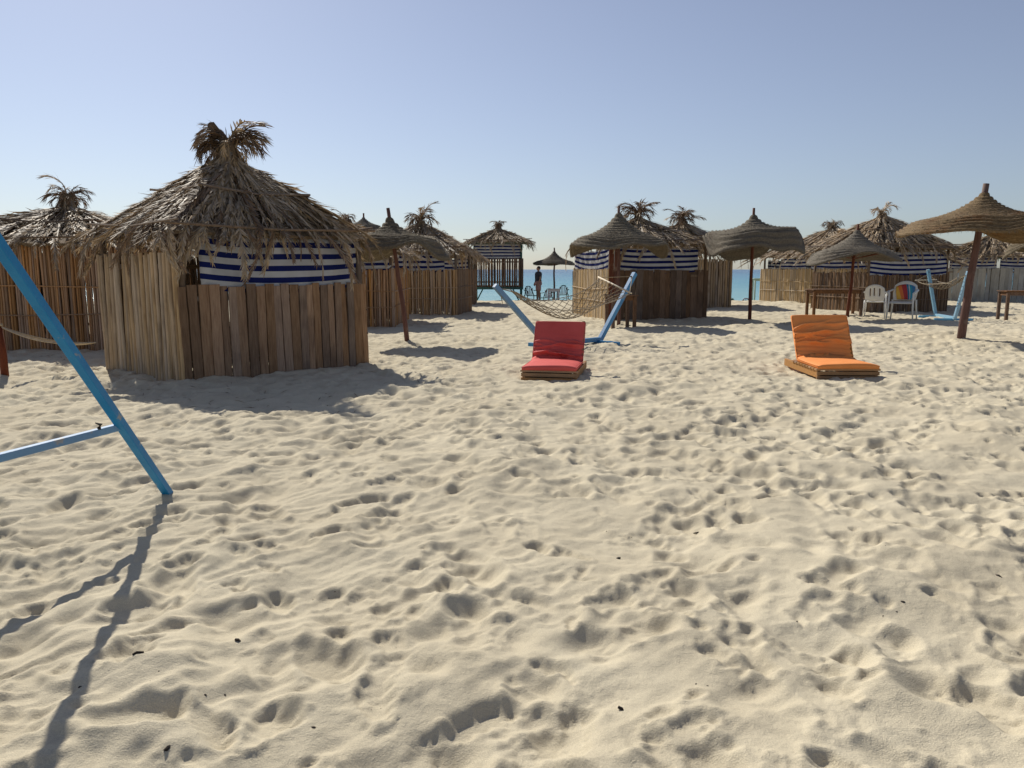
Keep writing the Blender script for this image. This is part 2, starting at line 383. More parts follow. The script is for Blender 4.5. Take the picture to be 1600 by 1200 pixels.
def raster(x0, x1, y0, y1, cell, dens):
    nx, ny = int((x1 - x0) / cell), int((y1 - y0) / cell); A = (x1 - x0) * (y1 - y0)
    wob = band(ny, nx, cell, .055) * .8 + band(ny, nx, cell, .02) * .35
    wob2 = band(ny, nx, cell, .10)
    dirs = [R(38), R(46), R(52), R(60), R(75), R(90), R(100), R(125), R(34), R(-70)]
    xs = x0 + (np.arange(nx) + .5) * cell; left = sstep(1.5, -2.5, xs)[None, :]
    near = cell < .02
    # old, wind-smoothed tread
    h = band(ny, nx, cell, .6) * .014
    h = stamp(h, x0, y0, cell, wob2, int(A * 7 * dens), (.035, .075), (.14, .22), (.07, .11), dirs, .7)
    h = slip(h, cell, .62, 8 if near else 3)
    h = blur(h, cell, .020)
    # wind streaks: long crests
    rid = band(ny, nx, cell, .13, (R(42), 5))
    h += (np.abs(rid) * -.0085 + .006) * (0.20 + 1.0 * left)
    rid = band(ny, nx, cell, .20)
    h += (.004 - np.abs(rid) * .005)
    # younger prints, slumped
    h = stamp(h, x0, y0, cell, wob2, int(A * 5.5 * dens), (.024, .078), (.10, .18), (.048, .080), dirs, .4)
    h = slip(h, cell, .88, 9 if near else 3)
    h = blur(h, cell, .006)
    # fresh prints with sharp broken rims
    h = stamp(h, x0, y0, cell, wob, int(A * 8.5 * dens), (.012, .058), (.07, .145), (.034, .062), dirs, .28)
    h = stamp(h, x0, y0, cell, wob, int(A * 7.0 * dens), (.010, .030), (.035, .07), (.02, .035), dirs, .4)
    if near:
        cl = band(ny, nx, cell, .022); msk = sstep(.45, 1.5, band(ny, nx, cell, .30))
        h += np.maximum(cl - .3, 0) * .0055 * msk
    h = slip(h, cell, 1.02, 8 if near else 3).astype(float)
    if near: h = blur(h, cell, .0030)
    h += band(ny, nx, cell, 1.8) * .020
    return h
NR = (-10.0, 10.0, 0.6, 19.0, 0.011)
FR = (-46.0, 46.0, 15.0, 47.0, 0.04)
hN = raster(*NR, 1.0)
hF = raster(*FR, 0.8)
def samp(h, r, X, Y):
    fx = np.clip((X - r[0]) / r[4] - .5, 0, h.shape[1] - 1.001); fy = np.clip((Y - r[2]) / r[4] - .5, 0, h.shape[0] - 1.001)
    j = fx.astype(int); i = fy.astype(int); u = fx - j; v = fy - i
    return (h[i, j] * (1 - u) + h[i, j + 1] * u) * (1 - v) + (h[i + 1, j] * (1 - u) + h[i + 1, j + 1] * u) * v
SHORE = 36.5
MOUNDS = [(q_.x, q_.y, a_, s_) for q_, a_, s_ in ((g(262, 778), .035, .09), (g(638, 535), .06, .16), (g(1171, 503), .06, .18), (g(1500, 531), .07, .2), (g(1323, 497), .05, .18), (g(8, 590), .04, .14), (g(290, 598), .04, .3), (g(571, 566), .04, .3), (g(430, 582), .03, .35))]
def ground(X, Y):
    X = np.asarray(X, float); Y = np.asarray(Y, float)
    wN = sstep(18.6, 16.2, Y) * sstep(9.8, 8.8, np.abs(X)); inF = sstep(15.0, 16.2, Y)
    hfar = samp(hF, FR, X, Y) * (1 - sstep(44, 46, np.abs(X)))
    hnear = samp(hN, NR, X, Y)
    # outside both rasters the near pattern is mirrored on
    Xm = np.abs(((X + 10) % 40) - 20) - 10
    hmir = samp(hN, NR, np.clip(Xm, -9.9, 9.9), np.clip(np.abs(Y - .7) + .7, .7, 18.9))
    h = hnear * wN + (1 - wN) * (hfar * inF + (1 - inF) * hmir)
    for mx_, my_, am_, sg_ in MOUNDS: h = h + am_ * np.exp(-((X - mx_) ** 2 + (Y - my_) ** 2) / (2 * sg_ ** 2))
    s = SHORE + .8 * np.sin(X * .12 + 1) + .3 * np.sin(X * .55)
    flat = sstep(s + .5, s - 3.0, Y)
    h = h * flat - sstep(s - 2.0, s + 6, Y) * 1.1 - sstep(s + 6, s + 30, Y) * 2
    return h
def gz(x, y): return float(ground(np.array([x]), np.array([y]))[0])

ys = [-7 + i * .25 for i in range(32)]
y = ys[-1] + .1
while y < 46:
    ys.append(y); y += max(.0085, .0042 * y) if y > 1.6 else .03
ys += [48, 52, 60, 75]
ys = np.array(ys)
u = np.linspace(-1, 1, 960); ext = np.array([1.06, 1.16, 1.35, 1.7, 2.4, 4, 8])
u = np.concatenate([-ext[::-1], u, ext])
wv = 2.9 + .80 * np.maximum(ys, 0)
XX = u[None, :] * wv[:, None]; YY = np.repeat(ys[:, None], len(u), 1)
ZZ = ground(XX, YY)
V = np.stack([XX, YY, ZZ], -1).reshape(-1, 3)
nr, nc = XX.shape
idx = np.arange(nr * nc).reshape(nr, nc)
F4 = np.stack([idx[:-1, :-1], idx[:-1, 1:], idx[1:, 1:], idx[1:, :-1]], -1).reshape(-1, 4)
so_ = bpy.data.objects.new('sand_ground', npmesh('sand_ground', V, F4, 'sand')); COL.objects.link(so_)
tag(so_, 'pale trampled beach sand covered in footprints', 'sand', kind='structure')

# sea reaching the horizon
sb = MB(); rows = [34, 60, 120, 400, 1500, 6000, 25000]
for q in rows:
    for xx in (-1.6, -.8, 0, .8, 1.6): sb.v.append((xx * (q + 60), q, 0))
for i in range(len(rows) - 1):
    for k in range(4):
        a = i * 5 + k; sb.f.append((a, a + 1, a + 6, a + 5))
seao = sb.build('sea', 'sea'); seao.location.z = -.28
tag(seao, 'turquoise sea turning deep blue towards the horizon', 'sea', kind='structure')

# ------------------------------------------------------------------ palm fronds
def frond_data(L=1.0, nl=26, droop=.25, fold=.5, ang=30, ll=.26, wid=.016, seed=0, ragged=.25, hang=.15):
    r = random.Random(seed); mb = MB()
    def pt(t): return Vector((L * t * (1 - .12 * droop * t), math.sin(seed * 1.7) * .05 * L * t * t, -droop * L * t * t))
    ns = 6
    mb.tube([pt(i / ns) for i in range(ns + 1)], [L * (.015 * (1 - i / ns) + .0035) for i in range(ns + 1)], 3, cap=False)
    for i in range(nl):
        t = .10 + .88 * (i + r.random() * .8) / nl
        p = pt(t); T = (pt(min(1, t + .02)) - pt(max(0, t - .02))).normalized()
        Y = Vector((0, 1, 0)); U = T.cross(Y).normalized() * -1
        if U.z < 0: U = -U
        for s in (-1, 1):
            if r.random() < ragged * .5: continue
            l = L * ll * (.35 + .65 * math.sin(PI * (.18 + .72 * t))) * r.uniform(.65, 1.15)
            a = R(ang * r.uniform(.55, 1.4)) * (1.15 - .45 * t); f = fold * r.uniform(.2, 1.3)
            d = (T * math.cos(a) + (Y * s * math.cos(f) + U * math.sin(f)) * math.sin(a)).normalized()
            wv_ = d.cross(U + Y * s * .3).normalized() * (L * wid * r.uniform(.7, 1.3))
            g1 = Vector((0, 0, -1)) * l * hang * r.uniform(.0, 1.0)
            m_ = p + d * l * .55 + g1 * .3; e = p + d * l + g1 + Vector((r.gauss(0, .02), r.gauss(0, .02), r.gauss(0, .02))) * L
            mb.add([p - wv_ * .6, p + wv_ * .6, m_ + wv_, m_ - wv_, e], [(0, 1, 2, 3), (3, 2, 4)])
    return mb
FRV = [frond_data(1, 34, dr, fo, an, ll, .0105, sd, .25, hg) for sd, (dr, fo, an, ll, hg) in enumerate(
    [(.05, .4, 15, .30, .03), (.09, .5, 12, .27, .04), (.03, .2, 19, .26, .03), (.11, .4, 13, .30, .04), (.06, .6, 16, .24, .03), (.02, .15, 24, .24, .02)])]
FDR = [frond_data(1, 28, dr, fo, an, ll, .0125, 20 + sd, .3, hg) for sd, (dr, fo, an, ll, hg) in enumerate(
    [(.50, .2, 24, .26, .25), (.65, .1, 20, .28, .35), (.40, .3, 28, .24, .25), (.85, .1, 22, .26, .3)])]
def mop_data(arc, seed, nl=15, ll=.36, wid=.013):    # frond that rises and curls over, leaflets hanging
    r = random.Random(seed); mb = MB(); n = 8; P_ = [Vector((0, 0, 0))]
    for i in range(n):
        a = -arc * ((i + .5) / n) ** 1.4; P_.append(P_[-1] + Vector((math.cos(a), .05 * math.sin(seed + i), math.sin(a))) / n)
    mb.tube(P_, [.022 * (1 - i / n) + .005 for i in range(n + 1)], 3, cap=False)
    for i in range(nl):
        t = .18 + .80 * (i + r.random()) / nl; k = min(n - 1, int(t * n)); p = P_[k].lerp(P_[k + 1], t * n - k); T = (P_[k + 1] - P_[k]).normalized()
        for s in (-1, 1):
            l = ll * r.uniform(.55, 1.2) * (.5 + .5 * math.sin(PI * min(1, t * 1.05))); a = R(r.uniform(14, 48))
            d = (T * math.cos(a) + Vector((0, s, 0)) * math.sin(a) + Vector((r.gauss(0, .15), 0, r.gauss(0, .15)))).normalized()
            w_ = d.cross(Vector((0, 0, 1)) + T * .3).normalized() * wid * r.uniform(.6, 1.4)
            dn = Vector((-.25 * arc / 2, 0, -.55)) * l * r.uniform(.1, 1.0)
            m_ = p + d * l * .5 + dn * .2; e = p + d * l * .9 + dn
            mb.add([p - w_ * .7, p + w_ * .7, m_ + w_, m_ - w_, e], [(0, 1, 2, 3), (3, 2, 4)])
    return mb
FTU = [mop_data(2.1, 40), mop_data(2.7, 41), mop_data(1.2, 42), mop_data(3.2, 43)]
ME = {}
def fmesh(kind, i, m):
    k = (kind, i, m)
    if k not in ME: ME[k] = {'r': FRV, 'd': FDR, 't': FTU}[kind][i].mesh('frond', m)
    return ME[k]
def frame(o, xd, zd, roll=0, sc=1.0):
    x = Vector(xd).normalized(); z = Vector(zd); z = (z - x * z.dot(x)).normalized(); y = z.cross(x)
    M = Matrix((x, y, z)).transposed().to_4x4()
    M = Matrix.Translation(o) @ M @ Matrix.Rotation(roll, 4, 'X') @ Matrix.Scale(sc, 4)
    return M
class Thatch:                             # many fronds joined in one mesh
    def __init__(s): s.V = []; s.F = []; s.n = 0
    def put(s, mb, M):
        a = np.array(mb.v); A = np.array(M)
        s.V.append(a @ A[:3, :3].T + A[:3, 3]); o = s.n
        s.F += [tuple(i + o for i in q) for q in mb.f]; s.n += len(a)
    def build(s, name, m, parent):
        me = bpy.data.meshes.new(name); me.from_pydata(np.concatenate(s.V).tolist(), [], s.F); me.materials.append(MATS[m])
        o = bpy.data.objects.new(name, me); COL.objects.link(o); o.parent = parent; o['kind'] = 'stuff'; return o

# ------------------------------------------------------------------ wall pieces
def plank_mesh(w, h, t, m, rr, half=False):
    mb = MB(); n = 7; vs = []; fs = []
    for i in range(n + 1):
        z = h * i / n; a = -w / 2 + rr.gauss(0, .0028); b = w / 2 + rr.gauss(0, .0028); q = rr.gauss(0, .0015)
        c = .004 if not half else w * .30
        tf = t if not half else t * 1.9
        if half:
            mid_, hw = (a + b) / 2, (b - a) / 2
            vs += [(mid_ - hw * math.cos(PI * e / 5), -w * .62 * math.sin(PI * e / 5) + q, z) for e in range(6)]
            continue
        ring = [(a, q), (a, -tf + c + q), (a + c, -tf + q), (b - c, -tf + q), (b, -tf + c + q), (b, q)]
        vs += [(x, y_, z) for x, y_ in ring]
    for i in range(n):
        for k in range(6):
            fs.append((i * 6 + k, i * 6 + (k + 1) % 6, i * 6 + 6 + (k + 1) % 6, i * 6 + 6 + k))
    fs += [tuple(range(6))[::-1], tuple(n * 6 + k for k in range(6))]
    return mb.add(vs, fs).mesh('plank', m)
def side_frame(p0, p1):
    d = (p1 - p0); L = d.length; d.normalize(); out = Vector((d.y, -d.x, 0))
    return Matrix(((d.x, -out.x, 0, p0.x), (d.y, -out.y, 0, p0.y), (0, 0, 1, 0), (0, 0, 0, 1))), L   # x along, y inward
def wall(hut, p0, p1, kind, h, m, rr, w=.13, foot=-.12, lean=0.0, gap=.007):
    M, L = side_frame(p0, p1)
    rail = MB()
    rail.box((L / 2, .032, h - .16), (L - .02, .045, .06))
    lower = MB(); lower.box((L / 2, .032, max(.22, foot + .25)), (L - .02, .045, .06)); lo_ = lower.build('wall_rail', 'post_wood', hut, bevel=.004); lo_.matrix_local = M
    ro = rail.build('wall_rail', 'post_wood', hut, bevel=.004); ro.matrix_local = M
    H = h - foot
    if kind in ('plank', 'slat'):
        half = kind == 'slat'
        if half: w *= .92
        var = []
        for k in range(7):
            ww = w * rr.uniform(.78, 1.28)
            var.append((ww, plank_mesh(ww, H * rr.uniform(.985, 1.012), .022, m, rr, half)))
        x = 0
        while x < L - .03:
            ww, me = rr.choice(var)
            if x + ww > L + .05: ww, me = min(var, key=lambda q: q[0])
            q = Matrix.Translation((x + ww / 2, .004 + rr.uniform(-.004, .002), foot)) @ Matrix.Rotation(lean + rr.gauss(0, .0018 if half else .006), 4, 'Y') @ Matrix.Rotation(rr.gauss(0, .012), 4, 'X')
            link('plank' if not half else 'slat', me, ro, M=q)
            x += ww + gap * rr.uniform(.3, 1.9)
    else:                                 # bundled reed or cane, too thin to pick apart
        mb = MB(); x = 0
        while x < L:
            ww = w * rr.uniform(.6, 1.3)
            hh = H + rr.gauss(0, .02)
            b = rr.gauss(0, .012); q = rr.gauss(0, .008) + lean * H
            mb.tube([(x + ww / 2, -.005 + rr.uniform(-.008, .006), foot), (x + ww / 2 + q * .5 + b, -.005 + rr.uniform(-.008, .006), foot + hh * .5), (x + ww / 2 + q, -.005, foot + hh)], ww * .53, 5)
            x += ww * (rr.uniform(.95, 1.15) if rr.random() < .9 else 1.35) + (gap if kind == 'reed_gap' else 0)
        o = mb.build('reed_screen', m, ro); o['kind'] = 'stuff'
        for z in ((.35, .62) if h > 1.2 else (.5,)):
            st = MB(); st.tube([(-.02, -.045, h * z), (L * .5, -.05, h * z + rr.gauss(0, .02)), (L + .02, -.045, h * z + rr.gauss(0, .02))], .012, 5)
            st.build('batten', m, ro)
    return ro
def cloth(hut, p0, p1, z0, z1, x0, x1, sag, rr, inset=.02, topsag=None):
    M, L = side_frame(p0, p1)
    mb = MB(); mb.uv = []; nu, nv = 28, 9; ph = rr.random() * 6
    ts = sag if topsag is None else topsag
    for j in range(nv + 1):
        for i in range(nu + 1):
            uu, vv = i / nu, j / nv
            s = 4 * uu * (1 - uu)
            x = x0 + (x1 - x0) * uu
            z = z0 + (z1 - z0) * vv - s * (sag * (1 - vv) + ts * vv) + .012 * math.sin(uu * 9 + ph) * vv
            yy = inset + .030 * math.sin(uu * 17 + ph + vv * 2) * (.4 + vv) * .7 + .014 * math.sin(uu * 41 - vv * 5 + ph * 2) + .010 * math.sin((uu + vv * .3) * 67 + ph) + .02 * s * math.sin(vv * 4)
            mb.v.append((x, yy, z)); mb.uv.append((x, vv * (z1 - z0) + .02))
    for j in range(nv):
        for i in range(nu):
            a = j * (nu + 1) + i; mb.f.append((a, a + 1, a + nu + 2, a + nu + 1))
    o = mb.build('striped_cloth', 'striped_cloth', hut, smooth=True); o.matrix_local = M
    sd = o.modifiers.new('thick', 'SOLIDIFY'); sd.thickness = .003
    return o

def make_hut(label, c0, c1, depth, peak_z, eave_z, wall_h, sides, cloths, tuft, seed, rich=0, over=.38, post_m='post_wood',
             posts_h=None, peak_off=(0, 0), frond_m='frond', group='palm thatched beach huts', foot=-.12, neck=.2, sticks=True, nrow=(12, 15, 17), droop_n=16, bare=()):
    rr = random.Random(seed)
    c0 = Vector((c0[0], c0[1], 0)); c1 = Vector((c1[0], c1[1], 0))
    d = c1 - c0; wx = d.length; rz = math.atan2(d.y, d.x)
    n = Vector((-d.y, d.x, 0)).normalized()
    ctr = (c0 + c1) / 2 + n * depth / 2
    hut = thing('beach_hut', label, 'hut', (ctr.x, ctr.y, 0), rz, group)
    a, b = wx / 2, depth / 2
    C = [Vector((-a, -b, 0)), Vector((a, -b, 0)), Vector((a, b, 0)), Vector((-a, b, 0))]
    P = Vector((peak_off[0], peak_off[1], peak_z))
    slope_h = (peak_z - eave_z)
    # posts reach the underside of the roof
    for k, c in enumerate(C):
        mb = MB(); cc = c * .965; top = eave_z + slope_h * over / (max(a, b) + over) * .8
        mb.tube([(cc.x, cc.y, foot - .1), (cc.x + rr.gauss(0, .01), cc.y, top * .5), (cc.x, cc.y, top)], [.05, .046, .043], 7)
        mb.build('corner_post', post_m, hut, smooth=True)
    for k in range(4):
        sd = sides.get(k, ('reed', wall_h, 'reed_dark', .05))
        if sd is None: continue
        wall(hut, C[k], C[(k + 1) % 4], sd[0], sd[1], sd[2], rr, sd[3], foot=sd[4] if len(sd) > 4 else foot, lean=sd[5] if len(sd) > 5 else 0, gap=sd[6] if len(sd) > 6 else .007)
    for (k, x0, x1, z0, z1, sag, ts) in cloths:
        L = (C[(k + 1) % 4] - C[k]).length
        cloth(hut, C[k], C[(k + 1) % 4], z0, z1, x0 * L, x1 * L, sag, rr, topsag=ts)
        mid = MB(); M, _ = side_frame(C[k], C[(k + 1) % 4])
    # roof: understorey shell
    E = [Vector((c.x + math.copysign(over, c.x), c.y + math.copysign(over, c.y), eave_z + rr.gauss(0, .03))) for c in C]
    mb = MB(); ng = 10
    for k in range(4):
        A, B = E[k], E[(k + 1) % 4]; o = len(mb.v)
        for i in range(ng + 1):
            t = i / ng
            for j in range(ng + 1):
                s = j / ng; q = P.lerp(A.lerp(B, s), t * .90)
                q.z += -.10 * math.sin(PI * t) * (.6) + rr.gauss(0, .012) * (t > 0) * (0 < j < ng)
                mb.v.append(tuple(q))
        for i in range(ng):
            for j in range(ng):
                x = o + i * (ng + 1) + j; mb.f.append((x, x + ng + 1, x + ng + 2, x + 1))
    roof = mb.build('roof', 'thatch_under', hut); sdm = roof.modifiers.new('thick', 'SOLIDIFY'); sdm.thickness = .05; sdm.offset = 0
    th = Thatch()
    droop_n = int(droop_n * 1.5)
    for k in range(4):
        A, B = E[k], E[(k + 1) % 4]
        nrm = (A - P).cross(B - P).normalized()
        if nrm.z < 0: nrm = -nrm
        rows_ = ((.02, nrow[0], .70), (.24, nrow[1], .66), (.50, nrow[2], .55 if not rich else .48))
        slope = ((A + B) / 2 - P).length
        for ri, (t0, cnt, ln) in enumerate(rows_):
            for i in range(cnt):
                s = (i + rr.uniform(-.3, 1.3)) / cnt; s = min(1.03, max(-.03, s))
                t = max(.02, t0 + rr.uniform(-.07, .07)); q = P.lerp(A.lerp(B, s), t)
                q.z += -.06 * math.sin(PI * t)
                tgt = P.lerp(A.lerp(B, s), 1.0); dr = (tgt - P).normalized()
                side = (B - A).normalized()
                dr = (dr + side * rr.gauss(0, .10) + nrm * rr.uniform(-.01, .04)).normalized()
                sc = slope * ln * rr.uniform(.8, 1.15) * (.75 + .5 * abs(s - .5) + .1)
                M = frame(q + nrm * (.05 + .02 * ri + rr.uniform(0, .04)), dr, nrm, rr.gauss(0, .35), sc)
                vi = rr.randrange(6)
                if rich and k in (0, 3):
                    link('frond', fmesh('r', vi, frond_m if rr.random() < .86 else 'frond_brown'), roof, M=M)
                else: th.put(FRV[vi], M)
        # drooping fringe at the eave
        for i in range(droop_n if k not in bare else 4):
            s = (i + rr.uniform(-.2, 1.2)) / droop_n; s = min(1.02, max(-.02, s))
            q = P.lerp(A.lerp(B, s), rr.uniform(.72, .9)); dr = (A.lerp(B, s) - P).normalized()
            dr = (dr + (B - A).normalized() * rr.gauss(0, .25)).normalized()
            M = frame(q + nrm * .09, dr, nrm, rr.gauss(0, .3), (rr.uniform(.30, .5) if i % 4 else rr.uniform(.55, .8)))
            vi = rr.randrange(4)
            if k in (0, 3) and (rich or i % 3 == 0):
                link('frond', fmesh('d', vi, frond_m if rr.random() < .7 else 'frond_brown'), roof, M=M)
            else: th.put(FDR[vi], M)
        if sticks and k in (0, 1, 3):
            for t in (.46, .86):
                p, q = P.lerp(A, t), P.lerp(B, t); st = MB(); e = (q - p) * .07
                st.tube([p - e + nrm * .13 + Vector((0, 0, rr.gauss(0, .02))), (p + q) / 2 + nrm * .12 + Vector((0, 0, -.05)), q + e + nrm * .13], .016, 5)
                st.build('roof_stick', 'post_wood', roof)
    th.build('thatch', frond_m, roof)
    # neck and crown of fronds at the peak
    nk = MB(); nn = 9
    prof = [(-.30, .42), (-.14, .26), (.0, .17), (neck * .6, .125), (neck, .12)]
    for zz, r_ in prof:
        for i in range(nn):
            aa = 2 * PI * i / nn; f = 1 + rr.gauss(0, .1)
            nk.v.append((P.x + r_ * f * math.cos(aa), P.y + r_ * f * math.sin(aa), P.z + zz))
    for j in range(len(prof) - 1):
        for i in range(nn):
            nk.f.append((j * nn + i, j * nn + (i + 1) % nn, j * nn + nn + (i + 1) % nn, j * nn + nn + i))
    nk.f.append(tuple((len(prof) - 1) * nn + i for i in range(nn)))
    crown = nk.build('roof_crown', 'thatch_under', roof if False else hut, smooth=True)
    for (az, el, ln, vi, m) in tuft(rr):
        a_ = az - rz; dv = Vector((math.cos(a_) * math.cos(el), math.sin(a_) * math.cos(el), math.sin(el)))
        o_ = P + Vector((0, 0, neck * rr.uniform(.3, .95))) + Vector((rr.gauss(0, .03), rr.gauss(0, .03), 0))
        up = Vector((-math.cos(a_) * math.sin(el), -math.sin(a_) * math.sin(el), math.cos(el)))
        link('frond', fmesh('t', vi, m), crown, M=frame(o_, dv, up, rr.gauss(0, .4), ln))
    # short butts wrapped round the neck
    for i in range(9):
        aa = 2 * PI * i / 9 + rr.random(); dv = Vector((math.cos(aa) * .5, math.sin(aa) * .5, -1))
        link('frond', fmesh('r', rr.randrange(6), frond_m), crown, M=frame(P + Vector((math.cos(aa) * .09, math.sin(aa) * .09, neck * .9)), dv, Vector((math.cos(aa), math.sin(aa), .3)), rr.gauss(0, .3), rr.uniform(.4, .7)))
    return hut, P, rz

def tuft_mop(n=26, ln=(.45, .7), m='frond_brown'):
    def f(rr):
        n2 = int(n * 1.6)
        return [(2 * PI * i / n2 + rr.uniform(-.2, .2), R(rr.uniform(30, 90)), rr.uniform(*ln) * rr.uniform(.55, 1.15), rr.choice((0, 1, 1, 3, 3, 2)), m if rr.random() < .75 else 'frond') for i in range(n2)]
    return f
def tuft_v(rr):                           # two bundles leaning apart
    L_ = []
    for i in range(18): L_.append((PI + rr.uniform(-.6, .6), R(rr.uniform(42, 72)), rr.uniform(.32, .66), rr.choice((0, 2, 0, 1)), 'frond_brown'))
    for i in range(12): L_.append((PI + rr.uniform(-.7, .7), R(rr.uniform(25, 55)), rr.uniform(.40, .60), rr.choice((1, 3)), 'frond_brown'))
    for i in range(24): L_.append((rr.uniform(-.6, .6), R(rr.uniform(32, 66)), rr.uniform(.34, .72), rr.choice((2, 2, 0, 1)), 'frond_brown' if rr.random() < .6 else 'frond'))
    for i in range(10): L_.append((rr.uniform(0, 6.28), R(rr.uniform(0, 40)), rr.uniform(.3, .5), rr.choice((1, 3)), 'frond'))
    return L_

# ------------------------------------------------------------------ the huts
# large near hut: plank front, slat left side
c0, c1 = g(290, 600), g(571, 568)
h1, P1, rz1 = make_hut('large palm thatched hut with plank front and blue striped cloth, twin frond crown', c0, c1, 2.35, 2.94, 1.73, 1.22,
    {0: ('plank', 1.20, 'plank', .108, -.12, -.012), 3: ('slat', 1.60, 'slat', .062, -.12, .0, .019), 1: ('reed', 1.3, 'reed_dark', .05), 2: ('reed', 1.6, 'reed_dark', .05)},
    [(0, .10, .965, 1.16, 1.84, .075, .03)], tuft_v, 3, rich=1, over=.20, neck=.24, nrow=(20, 24, 26), droop_n=22)
# stiff brown leaf sheaths in the crown of that hut
def sheath(parent, P, az, el, ln, w, rz):
    a = az - rz; dv = Vector((math.cos(a) * math.cos(el), math.sin(a) * math.cos(el), math.sin(el)))
    M = frame(P, dv, Vector((math.sin(a), -math.cos(a), .1)), 0, 1)
    mb = MB()
    n = 6
    for i in range(n + 1):
        t = i / n; ww = w * (.35 + .9 * t) * .5
        for j in range(5):
            s = (j - 2) / 2; mb.v.append((ln * t + .03 * math.sin(s * 3 + 1), s * ww, .03 * (1 - s * s) + .02 * math.sin(t * 5)))
    for i in range(n):
        for j in range(4):
            q = i * 5 + j; mb.f.append((q, q + 1, q + 6, q + 5))
    o = mb.build('leaf_sheath', 'frond_brown', parent, smooth=True); o.matrix_local = M
    o.modifiers.new('thick', 'SOLIDIFY').thickness = .012
crown1 = [c for c in h1.children if c.name.startswith('roof_crown')][0]
sheath(crown1, P1 + Vector((0, 0, .20)), PI + .1, R(46), .36, .13, rz1)
sheath(crown1, P1 + Vector((0, 0, .20)), .05, R(42), .28, .11, rz1)

# reed hut behind it
def front_pair(px, y_base, width, pk_depth):  # front corners of a hut whose peak shows at px
    q = g(800, y_base); yf = q.y
    X = (px - 800) / FPX * (yf + pk_depth) * 1.0
    return (X - width / 2, yf), (X + width / 2, yf)
a_, b_ = front_pair(122, 545, 3.3, 1.6)
make_hut('low reed hut with mop of dry fronds on its roof behind the large plank hut', a_, b_, 3.2, 2.55, 1.78, 1.78,
    {0: ('reed', 1.80, 'reed_red', .045), 1: ('reed', 1.8, 'reed_red', .05)}, [], tuft_mop(18, (.45, .62)), 5, over=.42, neck=.30)
# three reed huts in a row towards the sea
a_, b_ = front_pair(546, 510, 2.75, 1.3)
make_hut('brown reed hut just behind the leaning straw parasol', a_, (b_[0], b_[1]), 2.7, 2.55, 1.75, 1.38, {0: ('reed', 1.40, 'reed_red', .055), 1: ('reed', 1.4, 'reed_red', .055)},
    [(0, .01, .99, 1.38, 1.9, .03, 0)], tuft_mop(12, (.35, .5)), 6, over=.35, neck=.15)
a_, b_ = front_pair(655, 492, 2.7, 1.3); a_ = (a_[0] - .1, a_[1] + .3)
make_hut('reed hut with striped cloth and drooping frond crown, second towards the sea', a_, b_, 2.7, 2.85, 1.85, 1.36, {0: ('reed', 1.38, 'reed', .06), 1: ('reed', 1.4, 'reed_dark', .06)},
    [(0, .25, .86, 1.34, 1.85, .05, .0)], tuft_mop(20, (.6, .9)), 8, over=.36, neck=.12)
a_, b_ = front_pair(690, 477, 2.75, 1.3)
make_hut('reed hut with striped cloth, third towards the sea beside the green framed hut', a_, b_, 2.7, 2.72, 1.80, 1.38, {0: ('reed', 1.38, 'reed_red', .06), 1: ('reed', 1.4, 'reed_dark', .06)},
    [(0, .2, .95, 1.34, 1.8, .05, .0)], tuft_mop(10, (.3, .45)), 9, over=.4, neck=.1)
# hut on green legs at the water
yq = 37.5
A_, B_ = at(740, 455, yq), at(816, 455, yq)
h4, P4, rz4 = make_hut('hut on green timber legs at the waterline with slat wall and striped cloth', (A_.x, A_.y), (B_.x, B_.y), 2.4, 3.35, 2.62, 1.88,
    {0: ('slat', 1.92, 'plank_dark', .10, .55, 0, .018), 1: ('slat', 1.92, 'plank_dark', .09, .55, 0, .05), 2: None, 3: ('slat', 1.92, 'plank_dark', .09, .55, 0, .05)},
    [(0, 0.02, .96, 1.90, 2.62, .02, 0), (1, 0.02, .96, 1.90, 2.5, .02, 0)], tuft_mop(20, (.4, .55)), 10, over=.5, post_m='green_paint', foot=-.9, neck=.25)
mb = MB(); L4 = (B_ - A_).length / 2
for s in (-1, 1):
    mb.box((0, s * 1.2, .5), (2 * L4 + .1, .09, .12)); mb.box((s * L4, 0, .5), (.09, 2.25, .12))
mb.build('floor_beam', 'green_paint', h4, bevel=.006)
for s in (-1, 1):
    mb = MB(); mb.beam((s * L4, -1.22, -.4), (s * (L4 - .45), -1.22, .46), .06); mb.build('brace', 'green_paint', h4)
mb = MB(); mb.box((0, 0, .58), (2 * L4 - .1, 2.2, .04)); mb.build('floor_board', 'plank_dark', h4)

# plank hut in the middle, corner towards us
c0 = g(950, 500); c1 = c0 + Vector((2.89, .59, 0))
hm, _, _ = make_hut('dark plank hut with bright reed side and sagging striped cloths behind the straw parasol', c0, c1, 3.5, 2.88, 2.0, 1.36,
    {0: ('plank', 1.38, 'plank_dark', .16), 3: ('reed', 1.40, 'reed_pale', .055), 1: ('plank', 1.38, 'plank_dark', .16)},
    [(0, .06, .90, 1.34, 2.0, .06, .03), (3, .04, .99, 1.36, 2.02, .16, .10)], tuft_mop(20, (.65, .95)), 12, over=.22, neck=.1, bare=(3,))
Lh = 2.95
for k in range(2):
    mb = MB(); mb.box((-Lh / 2 + .06 + k * .15, -1.785 - .003 * k, .95), (.14, .035, 2.1)); mb.build('corner_board', 'pole_red', hm, bevel=.005)
a_, b_ = front_pair(1062, 480, 3.2, 1.5); b_ = (g(1146, 481).x, b_[1])
make_hut('hut with frond mop crown and pale cane front behind the dark plank hut', a_, b_, 3.0, 3.15, 1.95, 1.7,
    {0: ('slat', 1.78, 'slat', .10), 1: ('reed', 1.7, 'reed_dark', .06)}, [], tuft_mop(26, (.6, .85)), 13, over=.6, neck=.2)
